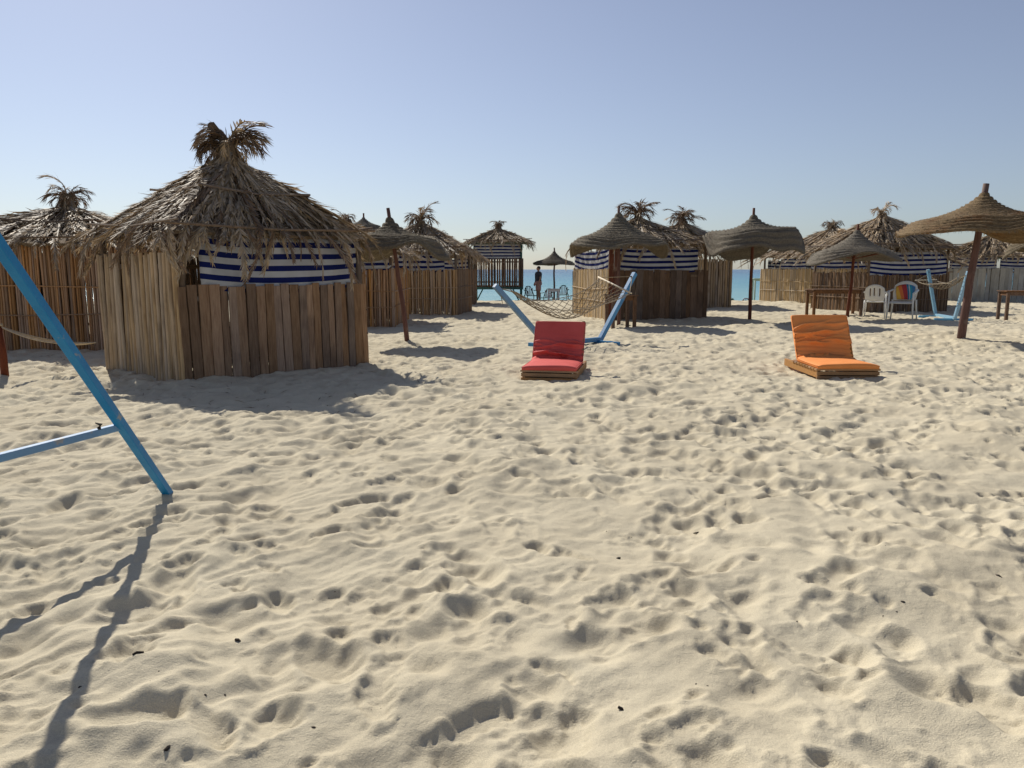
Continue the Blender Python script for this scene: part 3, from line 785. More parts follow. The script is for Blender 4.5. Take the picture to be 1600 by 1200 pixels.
# right-hand huts
c0, c1 = g(1252, 480), g(1372, 481); 
make_hut('tan reed hut with striped cloth and dark tufted crown beside the brown table', (g(1188, 469).x, g(1188, 469).y), (g(1372, 480).x, g(1372, 480).y), 3.2, 3.1, 1.80, 1.42,
    {0: ('reed', 1.42, 'reed_pale', .06), 3: ('reed', 1.42, 'reed_pale', .06), 1: ('reed', 1.4, 'reed', .06)},
    [(0, .18, .42, 1.38, 1.85, .02, .0), (0, .46, .98, 1.38, 1.85, .06, .02), (3, .1, .9, 1.38, 1.8, .05, 0)], tuft_mop(20, (.4, .6)), 14, over=.45, neck=.18, peak_off=(-.95, 0))
c0, c1 = g(1352, 488), g(1478, 486)
make_hut('dark reed hut with striped cloth behind the white plastic chairs', c0, c1, 2.9, 3.2, 1.98, 1.22,
    {0: ('reed', 1.22, 'reed_dark', .05), 1: ('reed', 1.3, 'reed_dark', .05), 3: ('reed', 1.3, 'reed_dark', .05)},
    [(0, .02, .98, 1.16, 2.0, .10, .04)], tuft_mop(12, (.45, .65), 'frond'), 15, over=.42, neck=.15)
c0, c1 = g(1478, 470), g(1640, 472)
make_hut('grey weathered plank hut behind the large straw parasol', c0, c1, 3.2, 2.95, 1.80, 1.42,
    {0: ('plank', 1.45, 'plank_grey', .16), 3: ('plank', 1.45, 'plank_grey', .16), 1: ('plank', 1.45, 'plank_grey', .16)},
    [(0, .01, .47, 1.42, 2.0, .03, 0), (0, .50, .99, 1.42, 2.0, .05, 0), (3, .1, .9, 1.42, 1.95, .05, 0)], tuft_mop(12, (.4, .6)), 16, over=.5, neck=.1)

# ------------------------------------------------------------------ straw parasols
def parasol(label, base, top, R0, brim_z, seed, m='straw', drop=.26, wave=.13, pole_r=.045, tilt=(0, 0), coils=14, cap=.3, lin=.22):
    rr = random.Random(seed)
    base = Vector(base); top = Vector(top)
    t = thing('straw_parasol', label, 'parasol', (base.x, base.y, 0), 0, 'straw parasols on the sand')
    tp = Vector((top.x - base.x, top.y - base.y, top.z))
    mb = MB(); n = 8; pts = []; rad = []
    for i in range(n + 1):
        q = tp * (i / n) + Vector((rr.gauss(0, .008), rr.gauss(0, .008), 0)) * (0 < i < n)
        pts.append(q); rad.append(pole_r * (1.1 - .35 * i / n))
    pts[0] = pts[0] + Vector((0, 0, -.3)) - tp * .02
    mb.tube(pts, rad, 9); mb.build('pole', 'pole_red', t, smooth=True)
    # canopy: coils of straw rope, wavy brim
    apex = tp + (tp.normalized() * -.17); na = 96
    mb = MB(); ph = [rr.uniform(0, 6.28) for _ in range(5)]; am = [rr.uniform(.5, 1) for _ in range(5)]
    H = apex.z - brim_z
    def wavef(a): return (am[0] * math.sin(2 * a + ph[0]) * .7 + am[1] * math.sin(3 * a + ph[1]) * .6 + am[2] * math.sin(5 * a + ph[2]) * .35 + am[3] * math.sin(8 * a + ph[3]) * .13)
    per = 4; NR_ = coils * per
    ax = Vector((tp.x, tp.y, 0)) / tp.z
    for i in range(NR_ + 1):
        f = i / NR_
        r = R0 * (.02 + .98 * f)
        zz = H * ((1 - lin) * (math.exp(-f / cap) - math.exp(-1 / cap)) / (1 - math.exp(-1 / cap)) + lin * (1 - f))
        bulge = .040 * abs(math.sin(PI * (i % per) / per + .08)) * (.6 + .4 * f)
        drp = drop * sstep(.74, 1.04, np.array(f))
        for k in range(na):
            a = 2 * PI * k / na
            w = wavef(a) * wave * f ** 2.6
            rk = r * (1 + .04 * math.sin(4 * a + ph[4]) * f * f) + bulge * .6 - float(drp) * .18
            zk = brim_z + zz + w + bulge - float(drp) * (1 + .7 * wavef(a + 1)) + rr.gauss(0, .003)
            zk += (tilt[0] * math.cos(a) + tilt[1] * math.sin(a)) * r
            mb.v.append((ax.x * zk + rk * math.cos(a), ax.y * zk + rk * math.sin(a), zk))
    for i in range(NR_):
        for k in range(na):
            a, b = i * na + k, i * na + (k + 1) % na
            mb.f.append((a, a + na, b + na, b))
    can = mb.build('canopy', m, t, smooth=True)
    sd = can.modifiers.new('thick', 'SOLIDIFY'); sd.thickness = .035; sd.offset = -1
    # frayed straw ends along the brim
    fr = MB()
    for q in range(900):
        k = rr.randrange(na); p = Vector(mb.v[NR_ * na + k]); a = 2 * PI * k / na + rr.gauss(0, .05)
        d = Vector((math.cos(a) * rr.uniform(-.2, .7), math.sin(a) * rr.uniform(-.2, .7), -rr.uniform(.3, 1))) * rr.uniform(.02, .085)
        s = Vector((-math.sin(a), math.cos(a), 0)) * .0035
        p = p + Vector((0, 0, .015)) + s * rr.uniform(-8, 8)
        fr.add([p - s, p + s, p + d], [(0, 1, 2)])
    for q in range(2600):                 # loose fibres standing out of the coils
        i_ = int(NR_ * math.sqrt(rr.uniform(.02, .98))); k = rr.randrange(na); p = Vector(mb.v[i_ * na + k]); a = 2 * PI * k / na
        tg = Vector((-math.sin(a), math.cos(a), 0)); ot = Vector((math.cos(a), math.sin(a), -.4))
        d = (tg * rr.choice((-1, 1)) + ot * rr.uniform(-.2, .5) + Vector((0, 0, rr.uniform(.0, .25)))) * rr.uniform(.03, .12)
        s = ot.normalized() * .004
        p = p + Vector((0, 0, .004)); fr.add([p - s, p + s, p + d], [(0, 1, 2)])
    fo = fr.build('fringe', m, can); fo['kind'] = 'stuff'
    # struts under the canopy
    for k in range(6):
        a = 2 * PI * k / 6 + .3; st = MB()
        z1 = brim_z + H * .10 - .03; z0 = brim_z - .12
        st.tube([(ax.x * z0 + math.cos(a) * .04, ax.y * z0 + math.sin(a) * .04, z0), (ax.x * z1 + math.cos(a) * R0 * .62, ax.y * z1 + math.sin(a) * R0 * .62, z1)], .013, 5)
        st.build('strut', 'pole_red', t)
    return t
def par_px(label, bx, by, tx, ty, halfpx, brimpy, seed, **k):
    b = g(bx, by); tp = at(tx, ty, b.y)
    return parasol(label, b, tp, halfpx / FPX * b.y, CAM_H + (421 - brimpy) / FPX * b.y, seed, **k)
par_px('straw parasol with leaning red pole beside the large plank hut', 638, 535, 606, 325, 84, 377, 21, wave=.12, cap=.2, drop=.22)
par_px('wide straw parasol in front of the plank hut with reed side', 966, 506, 967, 322, 80, 380, 22, wave=.09, drop=.18, cap=.36)
par_px('straw parasol with wavy brim standing alone on the open sand', 1171, 503, 1178, 325, 79, 365, 23, wave=.12, tilt=(.06, .02), drop=.42, cap=.18)
par_px('straw parasol above the brown table and white chairs', 1323, 497, 1341, 350, 71, 398, 25, wave=.07, drop=.16, cap=.36)
par_px('largest straw parasol on a thick leaning red pole', 1500, 531, 1541, 287, 120, 352, 27, wave=.17, m='straw_red', pole_r=.075, drop=.17, coils=21, cap=.27)
par_px('small distant straw parasol by the waterline chairs', 866, 466, 866, 387, 34, 411, 28, wave=.05, drop=.08)
par_px('straw parasol partly behind the grey plank hut and brown bench', 1634, 492, 1632, 345, 56, 384, 29, wave=.05)
par_px('distant grey straw parasol behind the brown reed huts', 568, 474, 568, 333, 32, 357, 30, wave=.03)

# ------------------------------------------------------------------ loungers
def lounger(label, loc, rz, w, m, seed, Lb=.66):
    rr = random.Random(seed)
    t = thing('sun_lounger', label, 'lounger', (loc[0], loc[1], -.045), rz, 'padded wooden sun loungers')
    zb = .02
    # wooden base
    for s in (-1, 1):
        mb = MB(); mb.box((s * (w / 2 - .02), .28, zb + .075), (.04, 1.36, .10)); mb.build('side_rail', 'lounger_wood', t, bevel=.004)
        for yy in (-.36, .8):
            mb = MB(); mb.box((s * (w / 2 - .07), yy, zb - .03), (.06, .06, .13)); mb.build('leg', 'lounger_wood', t, bevel=.004)
    sm_ = MB(); sm_.box((0, 0, 0), (w + .04, .085, .022)); me = sm_.mesh('slat', 'lounger_wood')
    for i in range(9): link('slat', me, t, (0, -.38 + i * .115, zb + .137))
    fm = MB(); fm.box((0, 0, 0), (w + .02, .022, .045)); fme = fm.mesh('front_slat', 'lounger_wood')
    for z in (.03, .09): link('front_slat', fme, t, (0, -.412, zb + z))
    # back frame
    ang = R(59); by, bz = .40, zb + .15
    for s in (-1, 1):
        mb = MB(); p0 = Vector((s * (w / 2 - .025), by, bz)); p1 = p0 + Vector((0, math.cos(ang), math.sin(ang))) * .64
        mb.tube([p0, p1], .028, 4, rot=PI / 4); mb.build('back_rail', 'lounger_wood', t)
    bm_ = MB(); bm_.box((0, 0, 0), (w - .05, .02, .08), Matrix.Rotation(-(PI / 2 - ang), 4, 'X')); bme = bm_.mesh('back_slat', 'lounger_wood')
    for i in range(6):
        q = Vector((0, by, bz)) + Vector((0, math.cos(ang), math.sin(ang))) * (.05 + i * .105); link('back_slat', bme, t, q)
    mb = MB(); mb.beam((0, by + .27, bz + .45), (0, by + .5, zb + .1), .035); mb.build('prop', 'lounger_wood', t)
    # cushion: seat then back
    path = []; Ls = .80; ns, nb = 26, 70
    y0 = -.43; z0 = zb + .15
    for i in range(ns + 1):
        path.append((y0 + Ls * i / ns, z0, 0.0, 1.0, i / ns * Ls))
    rb = .10; bend = ang
    cy, cz = y0 + Ls, z0 + rb
    for i in range(1, 9):
        a = bend * i / 8; path.append((cy + rb * math.sin(a), cz - rb * math.cos(a), -math.sin(a), math.cos(a), Ls + rb * a))
    yb, zb2 = path[-1][0], path[-1][1]
    for i in range(1, nb + 1):
        d = (Lb - rb * bend) * i / nb
        path.append((yb + d * math.cos(bend), zb2 + d * math.sin(bend), -math.sin(bend), math.cos(bend), Ls + rb * bend + d))
    nt = 40; T_ = .058; mb = MB(); top = []; bot = []
    ph = [rr.uniform(0, 6.28) for _ in range(8)]
    tot = path[-1][4]
    folds = []
    for k in range(17):
        q0 = rr.uniform(.06, .62) if m == 'red_canvas' else rr.uniform(.05, .92)
        steep = max(0, q0 - .4)
        folds.append((q0, rr.gauss(0, .05) + (.5 * steep if m == 'orange_canvas' else .12 * steep), rr.gauss(0, .12), rr.uniform(.020, .042), rr.uniform(.018, .040), rr.uniform(-.45, .45), rr.uniform(.25, .6)))
    for i, (yy, zz, nyy, nzz, s) in enumerate(path):
        rt, rb_ = [], []
        for j in range(nt + 1):
            x = (j / nt - .5); e = 1 - abs(x * 2) ** 8 * .35
            q = max(0, (s - Ls + .05)) / (tot - Ls)     # 0 at the crease, 1 at the top
            env = max(0, 1 - abs(q - .32) / .5) if s > Ls - .1 else max(0, .12 - .2 * (Ls - s))
            fold = 0
            for (q0, sl_, cv, wd, am_, xc, xw) in folds:
                dq = q - (q0 + sl_ * x + cv * x * x + .02 * math.sin(x * 11 + q0 * 40))
                fold += am_ * math.exp(-(dq / wd) ** 2) * math.exp(-((x - xc) / xw) ** 2) if dq > 0 else am_ * math.exp(-(dq / (wd * .45)) ** 2) * math.exp(-((x - xc) / xw) ** 2)
            hgt = T_ * e + (fold + env * .004 * math.sin(s * 90 + x * 4 + ph[4])) * min(1, (1 - q) * 6) + .005 * math.sin(x * 5 + s * 3) + .010 * (1 - (2 * x) ** 2)
            if i == 0 or i == len(path) - 1: hgt *= .86
            rt.append((x * w, yy + nyy * hgt, zz + nzz * hgt)); rb_.append((x * w, yy, zz))
        top.append(rt); bot.append(rb_)
    N_ = nt + 1; nP = len(path)
    for r_ in top: mb.v += r_
    for r_ in bot: mb.v += r_
    o = nP * N_
    for i in range(nP - 1):
        for j in range(nt):
            a = i * N_ + j; mb.f += [(a, a + 1, a + N_ + 1, a + N_), (o + a, o + a + N_, o + a + N_ + 1, o + a + 1)]
        a = i * N_; mb.f.append((a, a + N_, o + a + N_, o + a)); a += nt; mb.f.append((a, o + a, o + a + N_, a + N_))
    for j in range(nt):
        mb.f.append((j, o + j, o + j + 1, j + 1)); a = (nP - 1) * N_ + j; mb.f.append((a, a + 1, o + a + 1, o + a))
    cu = mb.build('cushion', m, t, smooth=True)
    for j in (0, nt):                       # corded seams down both sides
        sm2 = MB(); sm2.tube([top[i][j] for i in range(0, nP, 3)], .0065, 5); sm2.build('piping', m, cu, smooth=True)
    return t
lounger('sun lounger with red canvas cushion on slatted wooden base', (0.55, 10.12), R(-11), .70, 'red_canvas', 1)
lounger('sun lounger with wrinkled orange canvas cushion', (4.38, 10.30), R(-2), .78, 'orange_canvas', 2, .75)

# ------------------------------------------------------------------ hammocks and stands
def rope(mb, pts, r=.007, n=4): mb.tube(pts, r, n, cap=False)
def catenary(a, b, sag, n=14):
    a, b = Vector(a), Vector(b); return [a.lerp(b, i / n) - Vector((0, 0, sag * 4 * (i / n) * (1 - i / n))) for i in range(n + 1)]
def hammock(label, A, B, b0, b1, sag, group, seed, width_a=.12, nr_=9, r=.007, m='rope'):
    # A: gathered end, B: hook at the spreader end, b0/b1: ends of the spreader bar
    rr = random.Random(seed)
    A, B, b0, b1 = Vector(A), Vector(B), Vector(b0), Vector(b1)
    base = (A + B) / 2; base.z = 0
    t = thing('hammock', label, 'hammock', base, 0, group)
    def sub(p): return p - base
    net = MB(); A2 = A.lerp((b0 + b1) / 2, .10) - Vector((0, 0, .05))
    lat = (b1 - b0)
    e0a, e1a = A2 - lat * width_a, A2 + lat * width_a
    def S(u, v):
        e0 = e0a.lerp(b0, u); e1 = e1a.lerp(b1, u); q = e0.lerp(e1, v)
        s = 4 * u * (1 - u)
        ws = math.sin(PI * v)
        return sub(q - Vector((0, 0, s * sag * (.72 + .55 * ws) + .02 * math.sin(9 * u + 5 * v))))
    n = 30
    for i in range(nr_ * 2):
        for sg in (1, -1):
            run = []
            for k in range(n + 1):
                uu = k / n; v = (i / (nr_ * 2) * 2 + sg * uu * 1.5) % 2; v = v if v <= 1 else 2 - v
                run.append(S(uu, v))
            rope(net, run, r * .95, 3)
    no = net.build('net', m, t); no['kind'] = 'stuff'
    for v in (0, 1):
        ed = MB(); rope(ed, [S(k / 20, v) for k in range(21)], r * 1.3, 5); ed.build('edge_rope', m, t, smooth=True)
    bar = MB(); ex = lat * .05; bar.tube([sub(b0 - ex), sub(b1 + ex)], .017, 8); bar.build('spreader_bar', 'bar_pale', t, smooth=True)
    for q in (b0, b1):
        cd = MB(); rope(cd, [sub(q), sub(B)], r * 1.1, 5); cd.build('hanging_rope', m, t)
    for k in range(4):
        cd = MB(); rope(cd, [S(0, k / 3), sub(A)], r, 4); cd.build('hanging_rope', m, t)
    kn = MB(); kn.tube([sub(A), sub(A) + Vector((.01, 0, -.12)), sub(A) + Vector((.03, .01, -.26))], [.016, .012, .004], 5); kn.build('rope_tail', m, t)
    return t
def stand(label, f0, f1, t0, t1, wd, m, group, feet=.55):
    f0, f1, t0, t1 = map(Vector, (f0, f1, t0, t1)); base = (f0 + f1) / 2; base.z = 0
    t = thing('hammock_stand', label, 'hammock stand', base, 0, group)
    d = (f1 - f0); d.z = 0; d.normalize(); n = Vector((-d.y, d.x, 0))
    mb = MB(); mb.beam(f0 - base - d * .03, f1 - base + d * .03, wd); mb.build('floor_beam', m, t, bevel=.006)
    for f, q in ((f0, t0), (f1, t1)):
        mb = MB(); mb.beam(f - base, q - base, wd); mb.build('arm', m, t, bevel=.006)
        mb = MB(); c = f - base + Vector((0, 0, -.045)) + d * (.1 if f is f0 else -.1); mb.beam(c - n * feet, c + n * feet, wd * .8); mb.build('foot', m, t, bevel=.006)
        mb = MB(); p = q - base + (f - q).normalized() * .08; mb.tube([p + Vector((0, 0, .0)), p + (d if f is f0 else -d) * .09], .011, 6); mb.build('hook', 'dark_chip', t)
    return t
f0, f1 = Vector((.62, 13.75, .07)), Vector((1.70, 14.75, .07)); t0, t1 = at(773, 446, 13.1), at(992, 427, 15.45)
stand('bright blue hammock stand behind the red lounger', f0, f1, t0, t1, .085, 'blue_paint', 'blue hammock stands')
hammock('rope net hammock slung above the red lounger', t0 + Vector((.1, .08, -.06)), t1 + Vector((-.06, -.05, -.06)), at(937, 434, 15.1), at(984, 457, 14.2), .42, 'rope net hammocks', 4, nr_=8, r=.006)
f0, f1 = g(1462, 492, .06), g(1492, 497, .06); t0, t1 = at(1450, 421, f0.y), at(1513, 424, f1.y - .3)
stand('pale blue hammock stand next to the thick red parasol pole', f0, f1, t0, t1, .08, 'sky_paint', 'blue hammock stands', .5)
hammock('rope net hammock on the pale blue stand', t1 + Vector((-.03, 0, -.1)), t0 + Vector((.02, 0, -.15)), at(1432, 438, f0.y - .3), at(1462, 437, f0.y + .5), .22, 'rope net hammocks', 6, width_a=.25, nr_=6)

# near blue A-frame at the left
foot = g(266, 776); tp = at(0, 386, 3.2)
t = thing('blue_timber_frame', 'near blue timber A-frame leg with crossbar standing in the sand', 'swing frame', (foot.x, foot.y, 0), 0)
dv = (tp - foot); apex = dv * 1.28; hz = Vector((dv.x, dv.y, 0))
foot2 = Vector((apex.x, apex.y, 0)) * 2 + Vector((-1.1, .3, 0))
mb = MB(); mb.beam(-dv * .06, apex, .046); mb.build('leg', 'blue_paint', t, bevel=.004)
mb = MB(); mb.beam(foot2 + Vector((0, 0, -.06)), apex, .046); mb.build('leg', 'blue_paint', t, bevel=.004)
def on_leg(py):
    lo, hi = 0., 1.2
    for _ in range(40):
        s = (lo + hi) / 2; q = foot + dv * s - Vector((0, 0, CAM_H)); c, sn = math.cos(PITCH), math.sin(PITCH)
        v = 600 - FPX * (q.y * sn + q.z * c) / (q.y * c - q.z * sn)
        if v > py: lo = s
        else: hi = s
    return dv * lo
ca = on_leg(667); cb_ = None
r_ = ray(0, 716)
tt = (ca.z - CAM_H) / r_[2]; cb = Vector((r_[0] * tt, r_[1] * tt, ca.z)) - foot
mb = MB(); mb.beam(ca + Vector((-.02, 0, 0)), ca + (cb - ca) * 2.6, .038); mb.build('crossbar', 'blue_paint', t, bevel=.004)
mb = MB(); q = ca + (cb - ca) * .22 + Vector((0, 0, .022)); mb.tube([q, q + Vector((.012, 0, .022)), q + Vector((-.02, .005, .03))], [.012, .01, .003], 5); mb.build('bolt', 'dark_chip', t)

# dark red post with a slack rope hammock near the reed hut
pb = g(8, 590)
pr = MB(); pr.tube([(0, 0, -.3), (0, 0, .3), (-.03, 0, .70)], [.05, .048, .045], 8)
po = pr.build('hammock_post', 'pole_red', smooth=True); po.location = (pb.x, pb.y, 0)
tag(po, 'short dark red post by the low reed hut', 'post')
hk0 = Vector((pb.x - .02, pb.y, .68)); hk1 = at(150, 535, pb.y + .55)
hb = thing('hammock', 'slack rope hammock tied between the short dark red post and the slat wall', 'hammock', (pb.x, pb.y, 0), 0, 'rope net hammocks')
for k in range(7):
    mb = MB(); o_ = Vector((0, (k - 3) * .02, -(abs(k - 3)) * .006)); c = catenary(hk0 - Vector((pb.x, pb.y, 0)), hk1 - Vector((pb.x, pb.y, 0)), .05 + .007 * k)
    mb.tube([q + o_ * math.sin(PI * i / 14) * 2 for i, q in enumerate(c)], .008, 4, cap=False); mb.build('rope', 'rope', hb)
mb = MB(); mb.tube([hk0 - Vector((pb.x, pb.y, 0)) + Vector((-.06, 0, 0)), hk0 - Vector((pb.x, pb.y, 0)) + Vector((.05, 0, .01))], .02, 6); mb.build('knot', 'rope', hb)

# ------------------------------------------------------------------ tables
def table(label, p, rz, lx, ly, h, m='table_brown', bench=False, group='wooden beach tables'):
    t = thing('wooden_table' if not bench else 'wooden_bench', label, 'table' if not bench else 'bench', (p[0], p[1], 0), rz, group)
    n = max(3, int(ly / .14)); bw = ly / n
    bm = MB(); bm.box((0, 0, 0), (lx, bw - .008, .03)); me = bm.mesh('top_board', m)
    for i in range(n): link('top_board', me, t, (0, -ly / 2 + bw * (i + .5), h - .015))
    for sx in (-1, 1):
        for sy in (-1, 1):
            mb = MB(); mb.box((sx * (lx / 2 - .07), sy * (ly / 2 - .06), h / 2 - .1), (.075, .075, h + .15 - .03)); mb.build('leg', m, t, bevel=.005)
    for sy in (-1, 1):
        mb = MB(); mb.box((0, sy * (ly / 2 - .06), h - .085), (lx - .22, .03, .1)); mb.build('apron', m, t)
    for sx in (-1, 1):
        mb = MB(); mb.box((sx * (lx / 2 - .07), 0, h - .085), (.03, ly - .2, .1)); mb.build('apron', m, t)
    return t
q = g(969, 512); table('small brown table in front of the plank hut, by the blue hammock stand', (q.x, q.y), R(12), .68, .6, .80)
q = g(1302, 492); table('long brown table under the straw parasol beside white chairs', (q.x, q.y), R(3), 1.62, .62, .80)
q = g(1600, 500); table('brown bench table next to the grey plank hut', (q.x, q.y), R(-8), 1.3, .6, .82, bench=True)

# ------------------------------------------------------------------ plastic chairs
def chair(label, p, rz, m, group, back='solid', sc=1.0, print_=False):
    t = thing('plastic_chair', label, 'chair', (p[0], p[1], gz(p[0], p[1]) - .012), rz, group)   # faces -Y
    t.scale = (sc, sc, sc)
    mb = MB(); n = 8                                       # dished seat with rounded front
    for j in range(n + 1):
        for i in range(n + 1):
            x = (i / n - .5) * (.46 - .06 * j / n); y = -.23 + .44 * j / n
            z = .43 - .02 * math.sin(PI * i / n) * math.sin(PI * j / n) - (.03 if j == 0 else 0)
            mb.v.append((x, y, z))
    for j in range(n):
        for i in range(n): a = j * (n + 1) + i; mb.f.append((a, a + 1, a + n + 2, a + n + 1))
    o = mb.build('seat', m, t, smooth=True); o.modifiers.new('thick', 'SOLIDIFY').thickness = .02
    def bp(s, v):                                          # back surface: s across -1..1, v up 0..1
        wv_ = .215 + .03 * math.sin(PI * v * .9); a = s * .62
        top = .43 + .02 + (.43) * v
        return Vector((wv_ * math.sin(a) / math.sin(.62), .21 + .13 * v - .10 * (1 - math.cos(a)) * 2.2, top - (.10 * s * s * v)))
    if back == 'solid':
        mb = MB(); nu, nv = 16, 10
        hole = set()
        for j in range(nv + 1):
            for i in range(nu + 1): mb.v.append(tuple(bp(i / nu * 2 - 1, j / nv)))
        for j in range(nv):
            for i in range(nu):
                if not print_ and 3 <= j <= 7 and i in (4, 8, 11): continue
                a = j * (nu + 1) + i; mb.f.append((a, a + 1, a + nu + 2, a + nu + 1))
        o = mb.build('backrest', m, t, smooth=True); o.modifiers.new('thick', 'SOLIDIFY').thickness = .018
        if print_:
            for off in (-.026, .026):
                pm_ = MB(); pm_.uv = []
                for j in range(9):
                    for i in range(13):
                        u_, v_ = i / 12, j / 8; q = bp((u_ * 2 - 1) * (.80 - .16 * (1 - v_)), .04 + v_ * .78); q.y += off
                        pm_.v.append(tuple(q)); pm_.uv.append((u_ * .95, v_))
                for j in range(8):
                    for i in range(12): a = j * 13 + i; pm_.f.append((a, a + 1, a + 14, a + 13))
                o2 = pm_.build('printed_panel', 'rainbow_print', o, smooth=True); o2.modifiers.new('thick', 'SOLIDIFY').thickness = .004
    else:
        for s in (-.8, -.48, -.16, .16, .48, .8):
            mb = MB(); mb.tube([bp(s * .8, 0), bp(s * .9, .5), bp(s, .93)], .036, 5, flat=.4); mb.build('back_slat', back, t)
        mb = MB(); mb.tube([bp(-1 + i / 8, min(1, .0 + i * .2)) if i < 5 else bp(-1 + i / 8, 1) for i in range(9)] + [bp(i / 8, 1 if i < 4 else 1 - (i - 4) * .24) for i in range(1, 9)], .022, 6); mb.build('back_frame', m, t, smooth=True)
    for s in (-1, 1):
        mb = MB(); b = bp(s, .72)                           # broad arm sweeping from the back to the front leg
        mb.tube([b, Vector((s * .265, .10, .665)), Vector((s * .275, -.08, .655)), Vector((s * .265, -.22, .63)), Vector((s * .25, -.25, .58))], [.03, .033, .034, .033, .03], 6, flat=.5); mb.build('armrest', m, t, smooth=True)
        for yy, ztop, lean in ((-.23, .62, -.03), (.20, .46, .07)):
            mb = MB(); mb.tube([(s * .24, yy, ztop), (s * .245, yy + lean * .4, .3), (s * .27, yy + lean, -.03)], [.036, .034, .024], 6, flat=.55); mb.build('leg', m, t, smooth=True)
    return t
q = g(1408, 501); chair('cream plastic armchair with rainbow striped back beside the brown table', (q.x, q.y), R(-36), 'cream_plastic', 'white plastic chairs', print_=True, sc=1.24)
q = g(1366, 496); chair('white plastic armchair with slotted back next to the rainbow chair', (q.x, q.y), R(150), 'white_plastic', 'white plastic chairs', sc=1.10)
for (px, py, rz, m, bk, lab) in ((829, 466, 160, 'green_plastic', 'maroon_plastic', 'dark slatted garden chair left of the standing person by the water'),
                             (854, 465, 200, 'green_plastic', 'maroon_plastic', 'dark slatted garden chair between the person and the small parasol pole'),
                             (879, 466, 185, 'green_plastic', 'maroon_plastic', 'dark slatted garden chair between the small parasol pole and the bright reed wall'),
                             (1165, 462, 170, 'maroon_plastic', 'maroon_plastic', 'red garden chair seen past the lone parasol pole near the water'),
                             (1152, 462, 110, 'green_plastic', 'green_plastic', 'dark garden chair seen past the lone parasol pole near the water')):
    q = g(px, py); chair(lab, (q.x, q.y), R(rz), m, 'garden chairs by the water', back=bk)
q = g(864, 467); table('white plastic table among the garden chairs by the water', (q.x, q.y - .5), 0, .6, .5, .5, 'white_plastic')
q = g(1184, 464); table('pale green stand by the water next to the tan reed hut', (q.x, q.y), 0, .6, .5, .95, 'pale_green')

# ------------------------------------------------------------------ the person by the water
q = at(841, 470, 36.4)
pz = gz(q.x, 36.4)
pt_ = thing('person', 'person in dark top and pinkish shorts standing by the garden chairs', 'person', (q.x, 36.4, pz - .01), R(-68))
pt_.scale = (.93, .93, .93)
b = MB()
b.ellip((0, -.005, 1.60), (.073, .092, .115), 14, 10); b.tube([(0, .01, 1.40), (0, 0, 1.54)], [.06, .052], 8)
b.tube([(0, 0, .88), (0, -.01, 1.0), (0, -.01, 1.12), (0, 0, 1.28), (0, .01, 1.40), (0, .01, 1.45)], [.165, .155, .145, .17, .15, .07], 12, flat=.68)
for s in (-1, 1):
    b.ellip((s * .076, .005, 1.595), (.012, .02, .03), 6, 5)
    b.ellip((s * .03, -.085, 1.62), (.012, .01, .008), 6, 5)
    b.tube([(s * .16, .01, 1.40), (s * .205, .02, 1.25), (s * .23, .01, 1.12), (s * .235, -.05, .99), (s * .235, -.09, .89)], [.062, .05, .042, .036, .028], 8)
    b.tube([(s * .235, -.09, .90), (s * .235, -.11, .81)], [.034, .036], 8, flat=.6)
    for k in range(4):
        b.tube([(s * .235, -.135 + k * .019, .82), (s * .232, -.14 + k * .019, .775 - .004 * (k in (1, 2))), (s * .224, -.142 + k * .018, .735 - .012 * (k in (1, 2)) + .01 * (k == 3))], .0095, 6)
    b.tube([(s * .228, -.135, .86), (s * .22, -.16, .82), (s * .215, -.165, .78)], [.013, .011, .009], 6)
    b.tube([(s * .085, 0, .90), (s * .10, 0, .70), (s * .105, .0, .50), (s * .108, .02, .34), (s * .11, .02, .08)], [.095, .085, .058, .056, .036], 10)
    b.tube([(s * .11, .05, .04), (s * .115, -.05, .04), (s * .12, -.17, .025)], [.036, .04, .03], 8, flat=.8)
b.ellip((0, -.098, 1.59), (.013, .02, .024), 6, 5); b.ellip((0, -.088, 1.545), (.022, .01, .008), 6, 5)
bo = b.build('body', 'skin', pt_, smooth=True); rm = bo.modifiers.new('skin', 'REMESH'); rm.mode = 'VOXEL'; rm.voxel_size = .0075; rm.use_smooth_shade = True
sm_ = bo.modifiers.new('smooth', 'SMOOTH'); sm_.iterations = 3; sm_.factor = .4
hr = MB(); hr.ellip((0, .018, 1.635), (.083, .098, .10), 14, 10); hr.build('hair', 'hair', bo, smooth=True)
sh = MB(); sh.tube([(0, 0, .93), (0, -.01, 1.05), (0, 0, 1.28), (0, .01, 1.40), (0, .01, 1.465)], [.185, .17, .192, .178, .075], 14, flat=.72)
for s in (-1, 1): sh.tube([(s * .14, .01, 1.42), (s * .195, .02, 1.29), (s * .218, .02, 1.20)], [.075, .068, .062], 10)
sh.build('shirt', 'dark_cloth', bo, smooth=True)
st = MB(); st.tube([(0, 0, .78), (0, 0, .88), (0, 0, .98)], [.19, .195, .18], 12, flat=.75)
for s in (-1, 1): st.tube([(s * .088, 0, .90), (s * .105, 0, .66), (s * .108, 0, .50)], [.108, .10, .092], 10)
st.build('shorts', 'pink_cloth', bo, smooth=True)

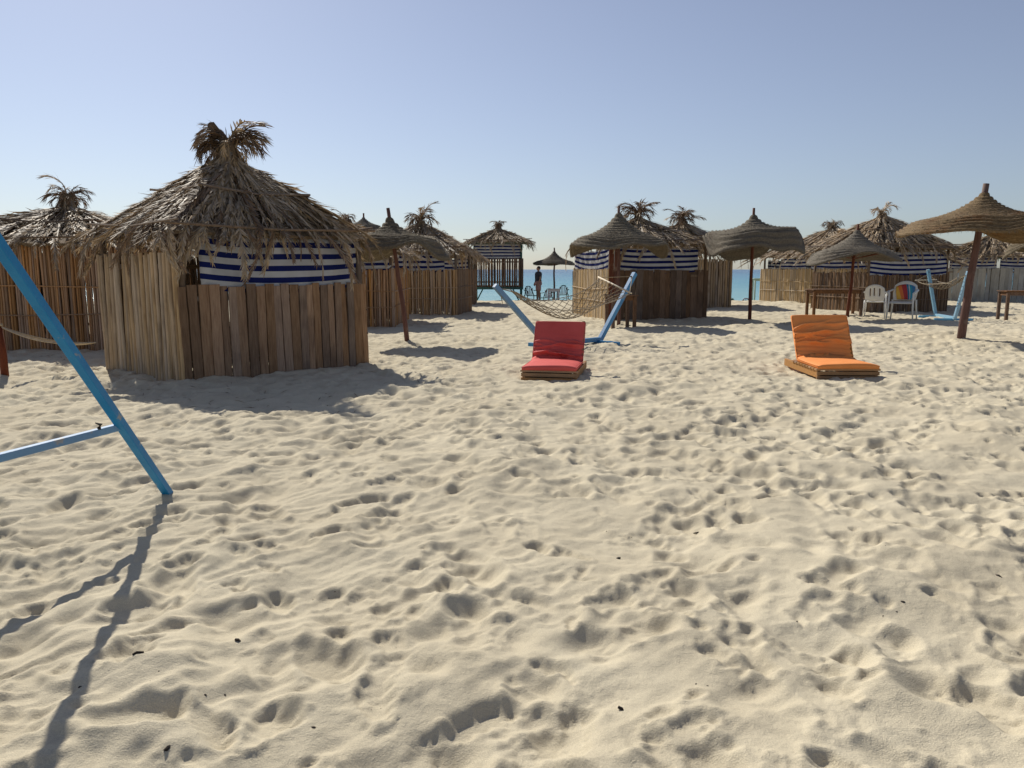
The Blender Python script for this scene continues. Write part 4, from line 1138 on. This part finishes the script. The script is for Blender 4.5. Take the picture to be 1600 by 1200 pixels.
# ------------------------------------------------------------------ bits lying on the sand
def chip(label, name, px, py, s, rz, twig=False):
    p = g(px, py); rr = random.Random(int(px)); z = gz(p.x, p.y)
    mb = MB()
    if twig: mb.tube([(-s, 0, 0), (-s * .2, s * .12, .004), (s, 0, .002)], [.005, .006, .003], 5)
    else:
        mb.ellip((0, 0, 0), (s, s * .6, s * .45), 7, 5); mb.v = [(x * rr.uniform(.7, 1.25), y * rr.uniform(.7, 1.25), zz * rr.uniform(.6, 1.3)) for x, y, zz in mb.v]
    o = mb.build(name, 'dark_chip'); o.location = (p.x, p.y, z + (-.001 if twig else -s * .15)); o.rotation_euler = (rr.gauss(0, .2), rr.gauss(0, .2), rz)
    tag(o, label, 'debris', 'dark bits lying on the sand')
for px, py, s in ((262, 1167, .014), (1410, 946, .012), (126, 1083, .008), (320, 1083, .007), (351, 1077, .007), (1245, 970, .007), (1088, 1060, .006),
                  (1106, 1062, .005), (1489, 715, .014), (965, 862, .02), (48, 841, .008), (1401, 955, .006), (490, 1122, .009), (1380, 960, .005), (948, 820, .006)):
    chip('small dark chip of debris lying on the footprinted sand', 'debris_chip', px, py, s, px)
for px, py, s in ((218, 1046, .018), (971, 1098, .014), (1090, 818, .022), (372, 995, .014), (1560, 905, .02)):
    chip('thin dark twig lying on the footprinted sand', 'twig', px, py, s, px * 1.3, True)

lt = MB(); rr = random.Random(77)
for i in range(260):
    k = rr.random()
    if k < .35: p = g(rr.gauss(110, 45), rr.gauss(572, 9))
    elif k < .6: p = g(rr.uniform(560, 760), rr.uniform(500, 600))
    elif k < .8: p = g(rr.uniform(1480, 1600), rr.uniform(500, 520))
    else: p = g(rr.uniform(150, 600), rr.uniform(600, 640))
    a = rr.uniform(0, 6.28); l = rr.uniform(.03, .16); d = Vector((math.cos(a), math.sin(a), 0)); n = Vector((-d.y, d.x, 0)) * rr.uniform(.003, .007)
    q = p + d * l; p.z = gz(p.x, p.y) + .006; q.z = gz(q.x, q.y) + .012; m_ = (p + q) / 2 + Vector((0, 0, .008))
    lt.add([p, m_ - n, q, m_ + n, m_ - Vector((0, 0, .004))], [(0, 1, 3), (1, 2, 3), (0, 4, 1), (4, 2, 1), (0, 3, 4), (3, 2, 4)])
tag(lt.build('palm_litter', 'frond_brown'), 'scraps of dry palm leaf scattered on the sand round the huts', 'litter', kind='stuff')
